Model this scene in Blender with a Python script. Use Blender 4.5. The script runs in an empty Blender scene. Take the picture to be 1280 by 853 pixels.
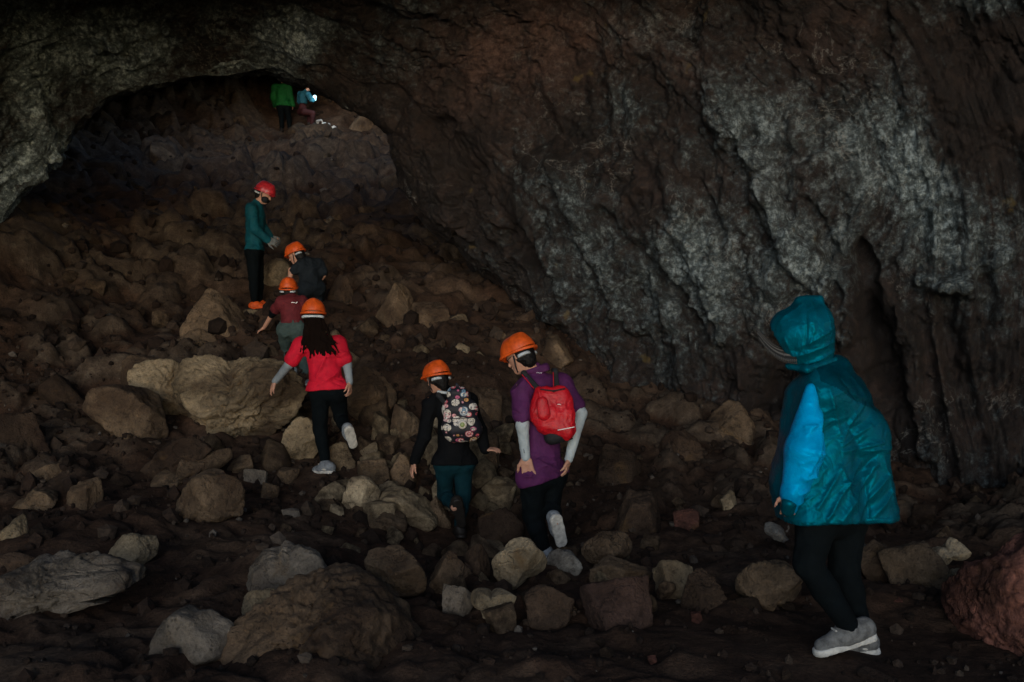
import bpy, bmesh, math, random
import numpy as np
from mathutils import Vector, Matrix

# ------------------------------------------------------------------ camera, light, exposure
S = bpy.context.scene
COL = S.collection
FOC = 1244.0                      # focal length in photo pixels (1280 wide)
cam_d = bpy.data.cameras.new('camera'); cam = bpy.data.objects.new('camera', cam_d)
COL.objects.link(cam); S.camera = cam
cam_d.sensor_width = 36.0; cam_d.lens = 36.0 * FOC / 1280.0
cam_d.clip_start = 0.05; cam_d.clip_end = 500
cam.location = (0, 0, 0); cam.rotation_euler = (math.radians(90), 0, 0)

S.view_settings.view_transform = 'Standard'; S.view_settings.look = 'None'
S.view_settings.gamma = 1.0; S.view_settings.use_curve_mapping = False
S.view_settings.exposure = 0.25
SUN_EL, SUN_AZ = 6.0, -8.0       # the daylight comes in low through the cave mouth behind the camera
W = bpy.data.worlds.new('World'); S.world = W; W.use_nodes = True
wn = W.node_tree.nodes; wl = W.node_tree.links
bg = wn['Background']; bg.inputs[1].default_value = 0.15
sky = wn.new('ShaderNodeTexSky'); sky.sky_type = 'NISHITA'; sky.sun_disc = False; sky.dust_density = 0.2; sky.air_density = 0.5
sky.sun_elevation = math.radians(SUN_EL); sky.sun_rotation = math.radians(180 + SUN_AZ)
wl.new(sky.outputs[0], bg.inputs[0])
sun_d = bpy.data.lights.new('sun', 'SUN'); sun_d.energy = 1.3; sun_d.angle = math.radians(36)
sun_d.color = (1.0, 0.985, 0.95)
sun = bpy.data.objects.new('sun', sun_d); COL.objects.link(sun); sun.location = (-3, -12, 4)
a = math.radians(SUN_AZ); e = math.radians(SUN_EL)
sun_dir = Vector((math.sin(a) * math.cos(e), -math.cos(a) * math.cos(e), math.sin(e)))   # towards the sun
sun.rotation_euler = sun_dir.to_track_quat('Z', 'Y').to_euler()
S.cycles.max_bounces = 5; S.cycles.diffuse_bounces = 3; S.cycles.glossy_bounces = 2
S.cycles.caustics_reflective = False; S.cycles.caustics_refractive = False
S.cycles.use_denoising = True

# ------------------------------------------------------------------ noise
def _hash(ix, iy, iz, seed):
    with np.errstate(over='ignore'):
        h = (ix.astype(np.uint32) * np.uint32(73856093)) ^ (iy.astype(np.uint32) * np.uint32(19349663)) \
            ^ (iz.astype(np.uint32) * np.uint32(83492791)) ^ np.uint32((seed * 2654435761) & 0xffffffff)
        h ^= h >> np.uint32(13); h = h * np.uint32(1274126177); h ^= h >> np.uint32(16)
        h = h * np.uint32(2246822519); h ^= h >> np.uint32(13)
    return h
def vnoise(p, seed=0):
    """smooth value noise in -1..1 at points p (n,3)"""
    f = np.floor(p); i = f.astype(np.int64); t = p - f; t = t * t * t * (t * (t * 6 - 15) + 10)
    r = 0
    for dx in (0, 1):
        wx = t[:, 0] if dx else 1 - t[:, 0]
        for dy in (0, 1):
            wy = t[:, 1] if dy else 1 - t[:, 1]
            for dz in (0, 1):
                wz = t[:, 2] if dz else 1 - t[:, 2]
                r = r + wx * wy * wz * (_hash(i[:, 0] + dx, i[:, 1] + dy, i[:, 2] + dz, seed) / 4294967295.0)
    return r * 2 - 1
def fbm(p, oct=4, seed=0, gain=0.5, lac=2.03, ridged=False):
    a_, s, tot = 1.0, 0, 0
    q = p.copy()
    for o in range(oct):
        n = vnoise(q, seed + o * 17)
        if ridged: n = 1 - 2 * np.abs(n)
        s = s + a_ * n; tot += a_; a_ *= gain; q = q * lac + 11.3
    return s / tot
def worley(p, seed=0):
    """distance to the nearest and second nearest cell point, and a random number of the nearest cell"""
    f = np.floor(p).astype(np.int64)
    d1 = np.full(len(p), 9.0); d2 = np.full(len(p), 9.0); rid = np.zeros(len(p))
    for dx in (-1, 0, 1):
        for dy in (-1, 0, 1):
            for dz in (-1, 0, 1):
                cx, cy, cz = f[:, 0] + dx, f[:, 1] + dy, f[:, 2] + dz
                q = np.stack([cx + _hash(cx, cy, cz, seed) / 4294967295.0, cy + _hash(cx, cy, cz, seed + 1) / 4294967295.0,
                              cz + _hash(cx, cy, cz, seed + 2) / 4294967295.0], 1)
                d = np.sqrt(((q - p) ** 2).sum(1))
                near = d < d1
                d2 = np.where(near, d1, np.minimum(d2, d))
                rid = np.where(near, _hash(cx, cy, cz, seed + 3) / 4294967295.0, rid)
                d1 = np.where(near, d, d1)
    return d1, d2, rid

def PX(px, py, Y):
    """the point at depth Y seen at this pixel of the photograph"""
    return np.array([(px - 640.0) / FOC * Y, Y, (426.5 - py) / FOC * Y])

# ------------------------------------------------------------------ object helpers
def link(o, parent=None):
    COL.objects.link(o)
    if parent is not None: o.parent = parent
    return o
def tag(o, label=None, cat=None, group=None, kind=None):
    if label: o['label'] = label
    if cat: o['category'] = cat
    if group: o['group'] = group
    if kind: o['kind'] = kind
    return o
def mesh_np(name, V, F, mats, parent=None, origin=(0, 0, 0), smooth=True, mi=None):
    """mesh object from numpy verts (n,3) and faces (m,3|4) or list of lists"""
    me = bpy.data.meshes.new(name)
    V = np.asarray(V, float) - np.asarray(origin, float)
    if isinstance(F, np.ndarray):
        m, k = F.shape
        me.vertices.add(len(V)); me.vertices.foreach_set('co', V.ravel())
        me.loops.add(m * k); me.loops.foreach_set('vertex_index', F.ravel().astype(np.int32))
        me.polygons.add(m); me.polygons.foreach_set('loop_start', np.arange(0, m * k, k, dtype=np.int32))
        try: me.polygons.foreach_set('loop_total', np.full(m, k, dtype=np.int32))
        except Exception: pass
        me.update(calc_edges=True); me.validate()
    else:
        me.from_pydata([tuple(v) for v in V], [], F); me.update()
    if not isinstance(mats, (list, tuple)): mats = [mats]
    for m_ in mats: me.materials.append(m_)
    me.polygons.foreach_set('use_smooth', np.full(len(me.polygons), smooth))
    if mi is not None: me.polygons.foreach_set('material_index', np.asarray(mi, np.int32))
    o = bpy.data.objects.new(name, me); link(o, parent)
    if parent is None: o.location = origin
    return o

# ------------------------------------------------------------------ materials
class NT:
    def __init__(s, name):
        s.m = bpy.data.materials.new(name); s.m.use_nodes = True; s.t = s.m.node_tree
        s.b = s.t.nodes['Principled BSDF']; s.L = s.t.links.new
    def n(s, typ, **kw):
        nd = s.t.nodes.new(typ)
        for k, v in kw.items():
            if k.startswith('i_'):
                key = k[2:].replace('_', ' ')
                nd.inputs[int(key) if key.isdigit() else key].default_value = v
            else: setattr(nd, k, v)
        return nd
    def noise(s, vec, scale, detail=4, rough=0.5, dist=0.0):
        nd = s.n('ShaderNodeTexNoise'); nd.inputs['Scale'].default_value = scale; nd.inputs['Detail'].default_value = detail
        nd.inputs['Roughness'].default_value = rough; nd.inputs['Distortion'].default_value = dist
        s.L(vec, nd.inputs['Vector']); return nd.outputs[0]
    def vor(s, vec, scale, feature='F1', out='Distance'):
        nd = s.n('ShaderNodeTexVoronoi', feature=feature); nd.inputs['Scale'].default_value = scale
        s.L(vec, nd.inputs['Vector']); return nd.outputs[out]
    def ramp(s, fac, stops, interp='LINEAR'):
        nd = s.n('ShaderNodeValToRGB'); cr = nd.color_ramp; cr.interpolation = interp
        while len(cr.elements) < len(stops): cr.elements.new(0.5)
        for e_, (p, c) in zip(cr.elements, stops):
            e_.position = p; e_.color = (c, c, c, 1) if isinstance(c, (int, float)) else (*c, 1)
        s.L(fac, nd.inputs[0]); return nd.outputs[0]
    def mix(s, fac, a_, b_, mode='MIX'):
        nd = s.n('ShaderNodeMix', data_type='RGBA', blend_type=mode)
        for sock, v in ((nd.inputs[0], fac), (nd.inputs[6], a_), (nd.inputs[7], b_)):
            if isinstance(v, (int, float)): sock.default_value = v if sock.type == 'VALUE' else (v, v, v, 1)
            elif isinstance(v, tuple): sock.default_value = (*v, 1)
            else: s.L(v, sock)
        return nd.outputs[2]
    def math(s, op, a_, b_=0.0, clamp=False):
        nd = s.n('ShaderNodeMath', operation=op); nd.use_clamp = clamp
        for sock, v in ((nd.inputs[0], a_), (nd.inputs[1], b_)):
            if isinstance(v, (int, float)): sock.default_value = v
            else: s.L(v, sock)
        return nd.outputs[0]
    def bump(s, h, dist, strength=1.0, prev=None):
        nd = s.n('ShaderNodeBump'); nd.inputs['Strength'].default_value = strength; nd.inputs['Distance'].default_value = dist
        s.L(h, nd.inputs['Height'])
        if prev is not None: s.L(prev, nd.inputs['Normal'])
        return nd.outputs[0]
    def done(s, color=None, rough=0.9, normal=None, spec=0.3):
        if color is not None:
            if isinstance(color, tuple): s.b.inputs['Base Color'].default_value = (*color, 1)
            else: s.L(color, s.b.inputs['Base Color'])
        if isinstance(rough, (int, float)): s.b.inputs['Roughness'].default_value = rough
        else: s.L(rough, s.b.inputs['Roughness'])
        s.b.inputs['Specular IOR Level'].default_value = spec
        if normal is not None: s.L(normal, s.b.inputs['Normal'])
        return s.m

def mat_rock():
    k = NT('boulder_stone'); co = k.n('ShaderNodeTexCoord').outputs['Object']; info = k.n('ShaderNodeObjectInfo')
    off = k.n('ShaderNodeVectorMath', operation='ADD'); k.L(co, off.inputs[0])
    sc = k.n('ShaderNodeVectorMath', operation='SCALE'); k.L(info.outputs['Location'], sc.inputs[0]); sc.inputs[3].default_value = 3.7
    k.L(sc.outputs[0], off.inputs[1]); v = off.outputs[0]
    n1 = k.noise(v, 2.2, 8, 0.62); n2 = k.noise(v, 17, 9, 0.75); n3 = k.noise(v, 70, 4, 0.7)
    base = k.ramp(n1, [(0.3, 0.38), (0.5, 0.9), (0.66, 1.35)])
    spk = k.ramp(n2, [(0.34, 0.35), (0.46, 0.95), (0.60, 1.1), (0.70, 1.8)])
    fine = k.ramp(n3, [(0.3, 0.75), (0.7, 1.25)])
    m1 = k.mix(1.0, info.outputs['Color'], base, 'MULTIPLY'); m2 = k.mix(1.0, m1, spk, 'MULTIPLY'); m3 = k.mix(1.0, m2, fine, 'MULTIPLY')
    dust = k.ramp(k.noise(v, 1.3, 5, 0.6), [(0.46, 0.0), (0.62, 0.75)])
    m4 = k.mix(dust, m3, (0.026, 0.014, 0.009))
    ochre = k.ramp(k.noise(v, 3.1, 6, 0.6, 0.6), [(0.6, 0.0), (0.72, 0.6)])
    m5 = k.mix(ochre, m4, (0.13, 0.075, 0.03))
    pv = k.ramp(k.vor(v, 34), [(0.0, 0.0), (0.30, 1.0)]); pm = k.ramp(k.noise(v, 4, 4), [(.42, 0.0), (.58, 1.0)])
    pt = k.mix(pm, 1.0, pv); m5 = k.mix(1.0, m5, k.mix(0.5, 1.0, pt), 'MULTIPLY')
    h1 = k.bump(n1, 0.10, 0.8); h2 = k.bump(n2, 0.03, 1.0, h1); h3 = k.bump(n3, 0.008, 1.0, h2)
    nd = k.n('ShaderNodeTexNoise'); nd.inputs['Scale'].default_value = 2.5; nd.inputs['Detail'].default_value = 6; k.L(v, nd.inputs['Vector'])
    vs = k.n('ShaderNodeVectorMath', operation='MULTIPLY_ADD'); k.L(nd.outputs['Color'], vs.inputs[0]); vs.inputs[1].default_value = (.8, .8, .8); k.L(v, vs.inputs[2])
    cr = k.ramp(k.vor(vs.outputs[0], 2.6, 'DISTANCE_TO_EDGE'), [(0.0, 0.0), (0.03, 1.0)])
    cr = k.mix(k.ramp(k.noise(v, 1.7, 4), [(.45, 0.0), (.6, 1.0)]), 1.0, cr)
    h4 = k.bump(cr, 0.02, 0.7, h3); h4 = k.bump(pt, 0.012, 0.7, h4)
    return k.done(m5, 0.93, h4, 0.2)
M_ROCK = mat_rock()

def mat_soil():
    k = NT('cave_soil'); v = k.n('ShaderNodeTexCoord').outputs['Object']
    n1 = k.noise(v, 0.9, 8, 0.6); n2 = k.noise(v, 7, 8, 0.7); n3 = k.noise(v, 45, 5, 0.7)
    c = k.ramp(n1, [(0.3, (0.020, 0.0105, 0.0065)), (0.5, (0.041, 0.023, 0.0145)), (0.66, (0.068, 0.044, 0.029))])
    c = k.mix(1.0, c, k.ramp(n2, [(0.3, 0.45), (0.5, 1.0), (0.7, 1.7)]), 'MULTIPLY')
    c = k.mix(1.0, c, k.ramp(n3, [(0.3, 0.6), (0.7, 1.45)]), 'MULTIPLY')
    at = k.n('ShaderNodeAttribute', attribute_name='stone').outputs['Fac']
    st = k.mix(1.0, k.ramp(n2, [(0.3, (0.026, 0.018, 0.012)), (0.55, (0.075, 0.055, 0.039)), (0.72, (0.13, 0.105, 0.075))]), k.ramp(n3, [(0.3, 0.7), (0.7, 1.3)]), 'MULTIPLY')
    c = k.mix(k.ramp(at, [(0.35, 0.0), (0.75, 0.85)]), c, st)
    # loose pale grit
    g = k.ramp(k.vor(v, 38), [(0.0, 1.0), (0.16, 0.0)])
    g2 = k.math('MULTIPLY', g, k.ramp(k.noise(v, 2.5, 3), [(0.5, 0.0), (0.68, 1.0)]))
    c = k.mix(g2, c, (0.07, 0.055, 0.04))
    b = k.bump(n2, 0.03, 0.8); b = k.bump(n3, 0.010, 1.0, b); b = k.bump(g, 0.012, 0.5, b)
    return k.done(c, 0.95, b, 0.15)
M_SOIL = mat_soil()

def mat_wall():
    k = NT('cave_rock'); v = k.n('ShaderNodeTexCoord').outputs['Object']
    uv = k.n('ShaderNodeUVMap').outputs[0]
    at = k.n('ShaderNodeAttribute', attribute_name='mineral')          # r pale film plus painted brightness, g rust, b shade painted in hollows
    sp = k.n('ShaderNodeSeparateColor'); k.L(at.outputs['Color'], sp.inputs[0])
    mp = k.n('ShaderNodeMapping'); mp.inputs['Scale'].default_value = (1.0, 0.28, 1.0); k.L(uv, mp.inputs['Vector'])
    s1 = k.noise(mp.outputs[0], 2.2, 9, 0.66, 1.0)       # streaks running down the wall
    s2 = k.noise(v, 2.6, 9, 0.72, 0.4); s3 = k.noise(v, 17, 7, 0.75); s4 = k.noise(v, 75, 4, 0.7)
    dark = k.ramp(s2, [(0.32, (0.005, 0.004, 0.0035)), (0.5, (0.012, 0.0075, 0.006)), (0.68, (0.034, 0.020, 0.015))])
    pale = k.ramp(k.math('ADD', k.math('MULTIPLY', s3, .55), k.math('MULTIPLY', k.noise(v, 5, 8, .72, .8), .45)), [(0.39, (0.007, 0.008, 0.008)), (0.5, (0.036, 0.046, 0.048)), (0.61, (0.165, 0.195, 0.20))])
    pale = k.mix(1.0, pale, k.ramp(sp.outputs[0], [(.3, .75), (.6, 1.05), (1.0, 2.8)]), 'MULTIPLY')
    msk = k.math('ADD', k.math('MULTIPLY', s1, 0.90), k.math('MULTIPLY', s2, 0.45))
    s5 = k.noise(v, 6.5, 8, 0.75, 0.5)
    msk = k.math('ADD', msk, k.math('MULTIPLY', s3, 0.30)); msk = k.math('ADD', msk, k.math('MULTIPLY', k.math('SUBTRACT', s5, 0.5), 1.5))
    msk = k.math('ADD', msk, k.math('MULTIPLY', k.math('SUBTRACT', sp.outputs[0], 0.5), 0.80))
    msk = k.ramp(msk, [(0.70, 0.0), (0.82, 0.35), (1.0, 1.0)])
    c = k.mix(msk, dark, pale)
    rust = k.mix(k.ramp(s3, [(0.35, 0.0), (0.65, 1.0)]), (0.030, 0.014, 0.010), (0.13, 0.075, 0.06))
    c = k.mix(k.math('MULTIPLY', sp.outputs[1], k.ramp(s2, [(0.35, 0.2), (0.6, 1.0)]), True), c, rust)
    c = k.mix(k.math('MULTIPLY', sp.outputs[2], 0.9), c, (0.012, 0.007, 0.005))  # shade painted into the recesses of the wall
    # tiny pale crystals and lichen specks
    f = k.ramp(k.vor(v, 60), [(0.0, 1.0), (0.17, 0.0)])
    f = k.math('MULTIPLY', f, k.ramp(k.noise(v, 6, 5, 0.7), [(0.44, 0.0), (0.58, 1.0)]))
    c = k.mix(k.math('MULTIPLY', f, 0.8), c, (0.30, 0.30, 0.27))
    veins = k.ramp(k.math('ABSOLUTE', k.math('SUBTRACT', k.noise(v, 1.4, 6, 0.62, 0.8), 0.5)), [(0.0, 1.0), (0.007, 0.0)])
    vm = k.math('MULTIPLY', veins, k.ramp(k.noise(v, 0.8, 3), [(0.5, 0.0), (0.6, 0.6)]))
    c = k.mix(vm, c, (0.22, 0.21, 0.19))
    ye = k.math('MULTIPLY', k.ramp(k.noise(v, 3.3, 3), [(0.71, 0.0), (0.76, 0.4)]), 1.0)
    c = k.mix(ye, c, (0.16, 0.11, 0.03))
    b = k.bump(s1, 0.12, 0.8); b = k.bump(s2, 0.10, 0.7, b); b = k.bump(s3, 0.020, 0.9, b); b = k.bump(s4, 0.006, 0.9, b)
    ro = k.ramp(s3, [(0.3, 0.92), (0.7, 0.62)])
    return k.done(c, ro, b, 0.35)
M_WALL = mat_wall()

# ------------------------------------------------------------------ terrain
TC = [  # px, py, depth : points the cave floor passes through
 (0,853,4.6),(300,853,4.5),(640,853,4.45),(900,853,4.5),(1090,853,4.55),(1280,853,4.5),
 (1050,819,4.80),(1085,818,4.95),(400,760,5.6),(120,780,5.5),(700,760,5.6),(900,770,5.5),(1200,760,5.7),
 (400,700,6.5),(200,650,7.4),(50,650,7.3),(0,560,9.0),(100,490,10.2),(0,400,11.4),(0,310,12.8),(120,380,12.6),(250,455,11.0),(220,545,9.5),
 (405,592,9.2),(574,673,8.6),(683,697,7.6),(703,684,7.75),(520,620,8.9),(480,560,9.7),
 (800,610,9.4),(900,610,9.0),(1200,650,8.4),(1000,690,7.0),(850,725,6.3),(1280,625,9.3),(780,530,11.0),(893,540,11.0),(1140,600,10.2),
 (500,480,10.7),(600,425,12.2),(700,435,12.4),(500,380,13.4),(430,330,15.5),(322,388,13.5),(388,382,12.7),(372,492,11.3),(362,455,11.6),
 (596,340,17),(532,262,22),(300,250,20.5),(200,205,24.3),(420,205,26),(100,250,18),(300,190,30),(352,164,34),(380,146,34.6),(410,160,33.5),
 (200,106,34),(150,126,32),(250,99,34),(490,172,34),(60,240,18),(300,98,37),(430,124,38)]
tp = np.array([PX(*c) for c in TC])
ex = [(x, y, -1.52) for x in (-5, 0, 5) for y in (-8, -2, 2.2)] + [(8, y, -1.4) for y in (-8, 2, 9)] + [(-9, y, z) for y, z in ((-8, -1.2), (2, -1.1), (7, -0.4))] \
   + [(-11, 12, 2.2), (-11, 20, 4.2), (-14, 34, 9.0), (9, 13, -1.0), (8, 20, 1.5), (6, 30, 5.0), (5, 44, 9.5), (-5, 46, 9.0), (-15, 46, 10.0), (-8.5, 9.5, 0.6), (3.5, 16, 0.4)]
tp = np.vstack([tp, np.array(ex)])
def _lin(x, y): return np.stack([np.ones_like(x), x, y], 1)
def _k(r2): return np.where(r2 > 1e-12, r2 * np.log(np.maximum(r2, 1e-12)), 0)
n_ = len(tp)
K = _k((tp[:, None, 0] - tp[None, :, 0]) ** 2 + (tp[:, None, 1] - tp[None, :, 1]) ** 2) + np.eye(n_) * 0.02
A = np.zeros((n_ + 3, n_ + 3)); A[:n_, :n_] = K; A[:n_, n_:] = _lin(tp[:, 0], tp[:, 1]); A[n_:, :n_] = A[:n_, n_:].T
RB = np.linalg.solve(A, np.concatenate([tp[:, 2], np.zeros(3)]))
def ground_base(x, y):
    x = np.asarray(x, float).ravel(); y = np.asarray(y, float).ravel(); out = np.empty(len(x))
    for i in range(0, len(x), 40000):
        xx, yy = x[i:i + 40000], y[i:i + 40000]
        out[i:i + 40000] = _k((xx[:, None] - tp[None, :, 0]) ** 2 + (yy[:, None] - tp[None, :, 1]) ** 2) @ RB[:n_] + _lin(xx, yy) @ RB[n_:]
    return out
FEET = [(PX(1050, 819, 4.8), .5), (PX(1085, 818, 4.95), .4), (PX(405, 592, 9.2), .35), (PX(574, 673, 8.6), .35), (PX(683, 697, 7.6), .35),
        (PX(703, 684, 7.75), .3), (PX(322, 388, 13.5), .45), (PX(388, 382, 12.7), .4), (PX(372, 492, 11.3), .5), (PX(352, 164, 34), .6), (PX(380, 146, 34.6), .6), (PX(411, 160, 33.2), .8)]
def ground(x, y, full=False):
    x = np.asarray(x, float).ravel(); y = np.asarray(y, float).ravel()
    z = ground_base(x, y)
    p = np.stack([x, y, np.zeros_like(x)], 1)
    w = np.ones_like(x)
    rub = np.clip(0.5 + 1.4 * fbm(p * 0.45 + 9, 3, 91), 0, 1) * np.clip((y - 4.5) / 4.5, 0.12, 1)
    for f, r in FEET: w *= 1 - np.exp(-((x - f[0]) ** 2 + (y - f[1]) ** 2) / (2 * r * r))
    far = np.clip((y - 9) / 12, 0, 1)
    big = fbm(p * 0.7 + 3, 5, 5) * (0.13 + 0.22 * far)
    # stones half sunk in the floor
    pw = p + np.stack([fbm(p * 1.5, 3, 70), fbm(p * 1.5, 3, 80), 0 * x], 1) * 0.35
    d1, d2, r = worley(pw * 1.7, 9); s1 = np.clip((d2 - d1) * 2.2, 0, 1) ** 0.6 * (r > 0.45) * (0.4 + r) * 0.17
    e1, e2, q = worley(pw * 4.3 + 7, 19); s2 = np.clip((e2 - e1) * 2.2, 0, 1) ** 0.6 * (q > 0.4) * (0.4 + q) * 0.075
    g1, g2, t = worley(pw * 0.8 + 2, 29); s3 = np.clip((g2 - g1) * 2.0, 0, 1) ** 0.6 * (t > 0.35) * (0.4 + t) * 0.42 * far
    amt = (0.32 + 0.65 * rub) + 0.6 * far
    small = fbm(p * 9, 4, 33) * 0.02 + fbm(p * 3, 3, 44, ridged=True) * 0.014
    z = z + w * (big + (s1 + s2) * amt + s3 + small) - 0.03 * w
    if full:
        return z, np.clip(s1 / 0.12 + s2 / 0.08 + s3 / 0.3, 0, 1) * w * (0.1 + 0.9 * np.maximum(rub, far * .5))
    return z
def grid_faces(nu, nv):
    i = np.arange(nu * nv).reshape(nu, nv)
    return np.stack([i[:-1, :-1].ravel(), i[1:, :-1].ravel(), i[1:, 1:].ravel(), i[:-1, 1:].ravel()], 1)
ys = np.concatenate([np.linspace(-3.5, 3.4, 40)[:-1], 3.4 * (47 / 3.4) ** (np.linspace(0, 1, 620))])
us = np.linspace(-1, 1, 620)
Yg, Ug = np.meshgrid(ys, us)
Xg = Ug * (6.5 + np.clip(Yg, 0, 40) * 0.45) - np.clip(Yg - 8, 0, 40) * 0.12
zz, stone = ground(Xg, Yg, True)
V = np.stack([Xg.ravel(), Yg.ravel(), zz], 1)
floor = mesh_np('cave_floor', V, grid_faces(len(us), len(ys)), M_SOIL)
tag(floor, 'dark brown uneven earth floor of the cave, strewn with rocks and climbing to the back', 'ground', kind='structure')
att = floor.data.attributes.new('stone', 'FLOAT', 'POINT'); att.data.foreach_set('value', stone)

# quick height lookup and pixel -> ground hits
def hit(px, py, y0=4.0, y1=45.0):
    Y = y0 * (y1 / y0) ** np.linspace(0, 1, 500)
    zr = (426.5 - py) / FOC * Y; zg = ground_base((px - 640) / FOC * Y, Y)
    below = np.where(zr < zg)[0]
    if len(below) == 0: return None
    i = below[0]
    if i == 0: return float(Y[0])
    a0, a1 = zr[i - 1] - zg[i - 1], zr[i] - zg[i]
    return float(Y[i - 1] + (Y[i] - Y[i - 1]) * a0 / (a0 - a1 + 1e-9))

# ------------------------------------------------------------------ cave shell : ribs from the mouth behind the camera to the back
R = []   # each rib: left foot, over the roof, right foot (14 world points)
def rib_px(pts, Y):
    if not isinstance(Y, (list, tuple)): Y = [Y] * len(pts)
    R.append([PX(p[0], p[1], y) for p, y in zip(pts, Y)])
def rib_w(Y, xl, xr, zc, zb=-2.6, n=14, xa=0.0):
    out = []
    for i in range(n):
        t = math.pi * (1 - i / (n - 1)); c, s = math.cos(t), math.sin(t)
        x = xa + (xr - xa if c > 0 else xa - xl) * (abs(c) ** 0.75) * (1 if c > 0 else -1)
        out.append(np.array([x, Y, zb + (zc - zb) * s ** 0.6]))
    R.append(out)
R.append([np.array(q) for q in [(-8.4,3,-2.4),(-8.2,3,-0.8),(-7.8,3.2,0.8),(-6.9,3.6,2.7),(-5.5,4,4.0),(-3.8,4.4,4.6),(-2,4.6,4.8),(0,4.8,4.8),(2,5.0,4.7),(4,5.2,4.3),(5.6,5,3.2),(6.5,4.6,1.3),(6.9,4.4,-0.8),(7.0,4.2,-2.4)]])
R.append([np.array(q) for q in [(-8.6,5,-2.4),(-8.4,5,-0.8),(-8.0,5,0.8),(-7.0,5,2.6),(-5.6,5,3.7),(-3.8,5.2,4.2),(-2,5.4,4.3),(0,5.6,4.35),(2,5.9,4.3),(4,6.2,4.0),(5.6,6.4,3.0),(6.5,6.6,1.2),(6.9,6.8,-0.8),(7.0,7,-2.4)]])
R.append([np.array(q) for q in [(-8.9,8,-1.6),(-8.7,8,-0.2),(-8.2,8,1.2),(-7.4,8,2.6),(-6.0,8,3.6),(-4.2,8,4.0),(-2.4,8,4.15),(-.5,8,4.2),(1.6,8.2,4.15),(3.6,8.6,3.9),(5.0,9.0,2.9),(5.7,9.3,1.2),(5.75,9.6,-0.6),(5.7,9.8,-2.4)]])
rib_px([(-380,640),(-320,450),(-240,260),(-150,100),(-30,-30),(120,-90),(280,-110),(430,-110),(640,-90),(900,-60),(1080,100),(1150,320),(1170,540),(1175,690)],
       [9.6,9.8,10.2,10.7,11.2,11.5,11.5,11.3,10.9,10.4,10.1,10.2,10.4,10.4])
rib_px([(-220,560),(-190,400),(-130,240),(-60,110),(50,20),(160,-15),(280,-25),(400,-20),(540,10),(740,60),(850,180),(900,340),(935,500),(945,640)],
       [11.2,11.3,11.6,12.0,12.5,12.8,12.9,12.8,12.3,11.7,11.3,11.2,11.3,11.3])
rib_px([(-110,470),(-80,360),(-20,255),(45,175),(110,105),(190,82),(280,72),(350,72),(440,88),(540,130),(620,240),(700,360),(760,450),(800,560)],
       [12.6,12.7,12.8,13.0,13.3,13.6,13.8,13.8,13.6,13.2,12.7,12.4,12.2,12.1])
rib_px([(-90,420),(-40,340),(5,276),(62,215),(128,134),(200,108),(280,97),(352,95),(430,120),(490,165),(520,250),(590,332),(700,436),(760,520)],
       [13.4,13.4,13.4,13.6,13.8,14,14.2,14.3,14.2,14,13.8,13.5,13.2,13.1])
rib_px([(-160,380),(-110,330),(-60,250),(10,175),(90,112),(190,92),(280,84),(352,80),(440,92),(512,140),(545,235),(620,330),(705,410),(760,470)], 17)
rib_px([(-90,300),(-60,270),(-20,200),(40,140),(110,100),(190,88),(280,78),(352,72),(440,85),(515,130),(545,190),(570,250),(600,320),(620,380)], 24)
rib_px([(0,260),(10,220),(30,180),(60,130),(120,98),(190,88),(280,80),(352,76),(430,88),(490,125),(515,160),(530,190),(540,230),(550,280)], 33)
rib_px([(60,210),(65,190),(75,160),(100,125),(140,100),(200,94),(280,88),(352,86),(420,96),(470,120),(490,145),(500,170),(505,200),(510,230)], 41)
rib_px([(295, 150)] * 14, 45)
R = np.array(R)
def catmull(P, t):
    """P (n,...) control along axis 0, t in 0..n-1"""
    n = len(P); i = np.clip(np.floor(t).astype(int), 0, n - 2); f = (t - i).reshape((-1,) + (1,) * (P.ndim - 1))
    g = lambda j: P[np.clip(j, 0, n - 1)]
    a_, b_, c_, d_ = g(i - 1), g(i), g(i + 1), g(i + 2)
    return 0.5 * (2 * b_ + (c_ - a_) * f + (2 * a_ - 5 * b_ + 4 * c_ - d_) * f ** 2 + (3 * b_ - a_ - 3 * c_ + d_) * f ** 3)
tv = np.concatenate([np.linspace(0, 1.5, 60)[:-1], np.linspace(1.5, 7, 600)[:-1], np.linspace(7, 11, 150)])
NU = 820
tu = np.linspace(0, 13, NU)
G = catmull(R, tv)                                   # (nv, 14, 3)
G = np.transpose(catmull(np.transpose(G, (1, 0, 2)), tu), (1, 0, 2))   # (nv, NU, 3)
du = np.gradient(G, axis=1); dv = np.gradient(G, axis=0)
N = np.cross(du, dv); N /= np.linalg.norm(N, axis=2, keepdims=True) + 1e-9
mid = G.mean(axis=1, keepdims=True)
flip = np.sign(((mid - G) * N).sum(2, keepdims=True)); N = N * np.where(np.median(flip) < 0, -1, 1)   # into the cave
arc_u = np.cumsum(np.linalg.norm(du, axis=2), axis=1); arc_v = np.cumsum(np.linalg.norm(dv, axis=2), axis=0)
P = G.reshape(-1, 3); Nn = N.reshape(-1, 3)
uu = arc_u.reshape(-1); vv = np.repeat(arc_v[:, NU // 2], NU)
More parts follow.
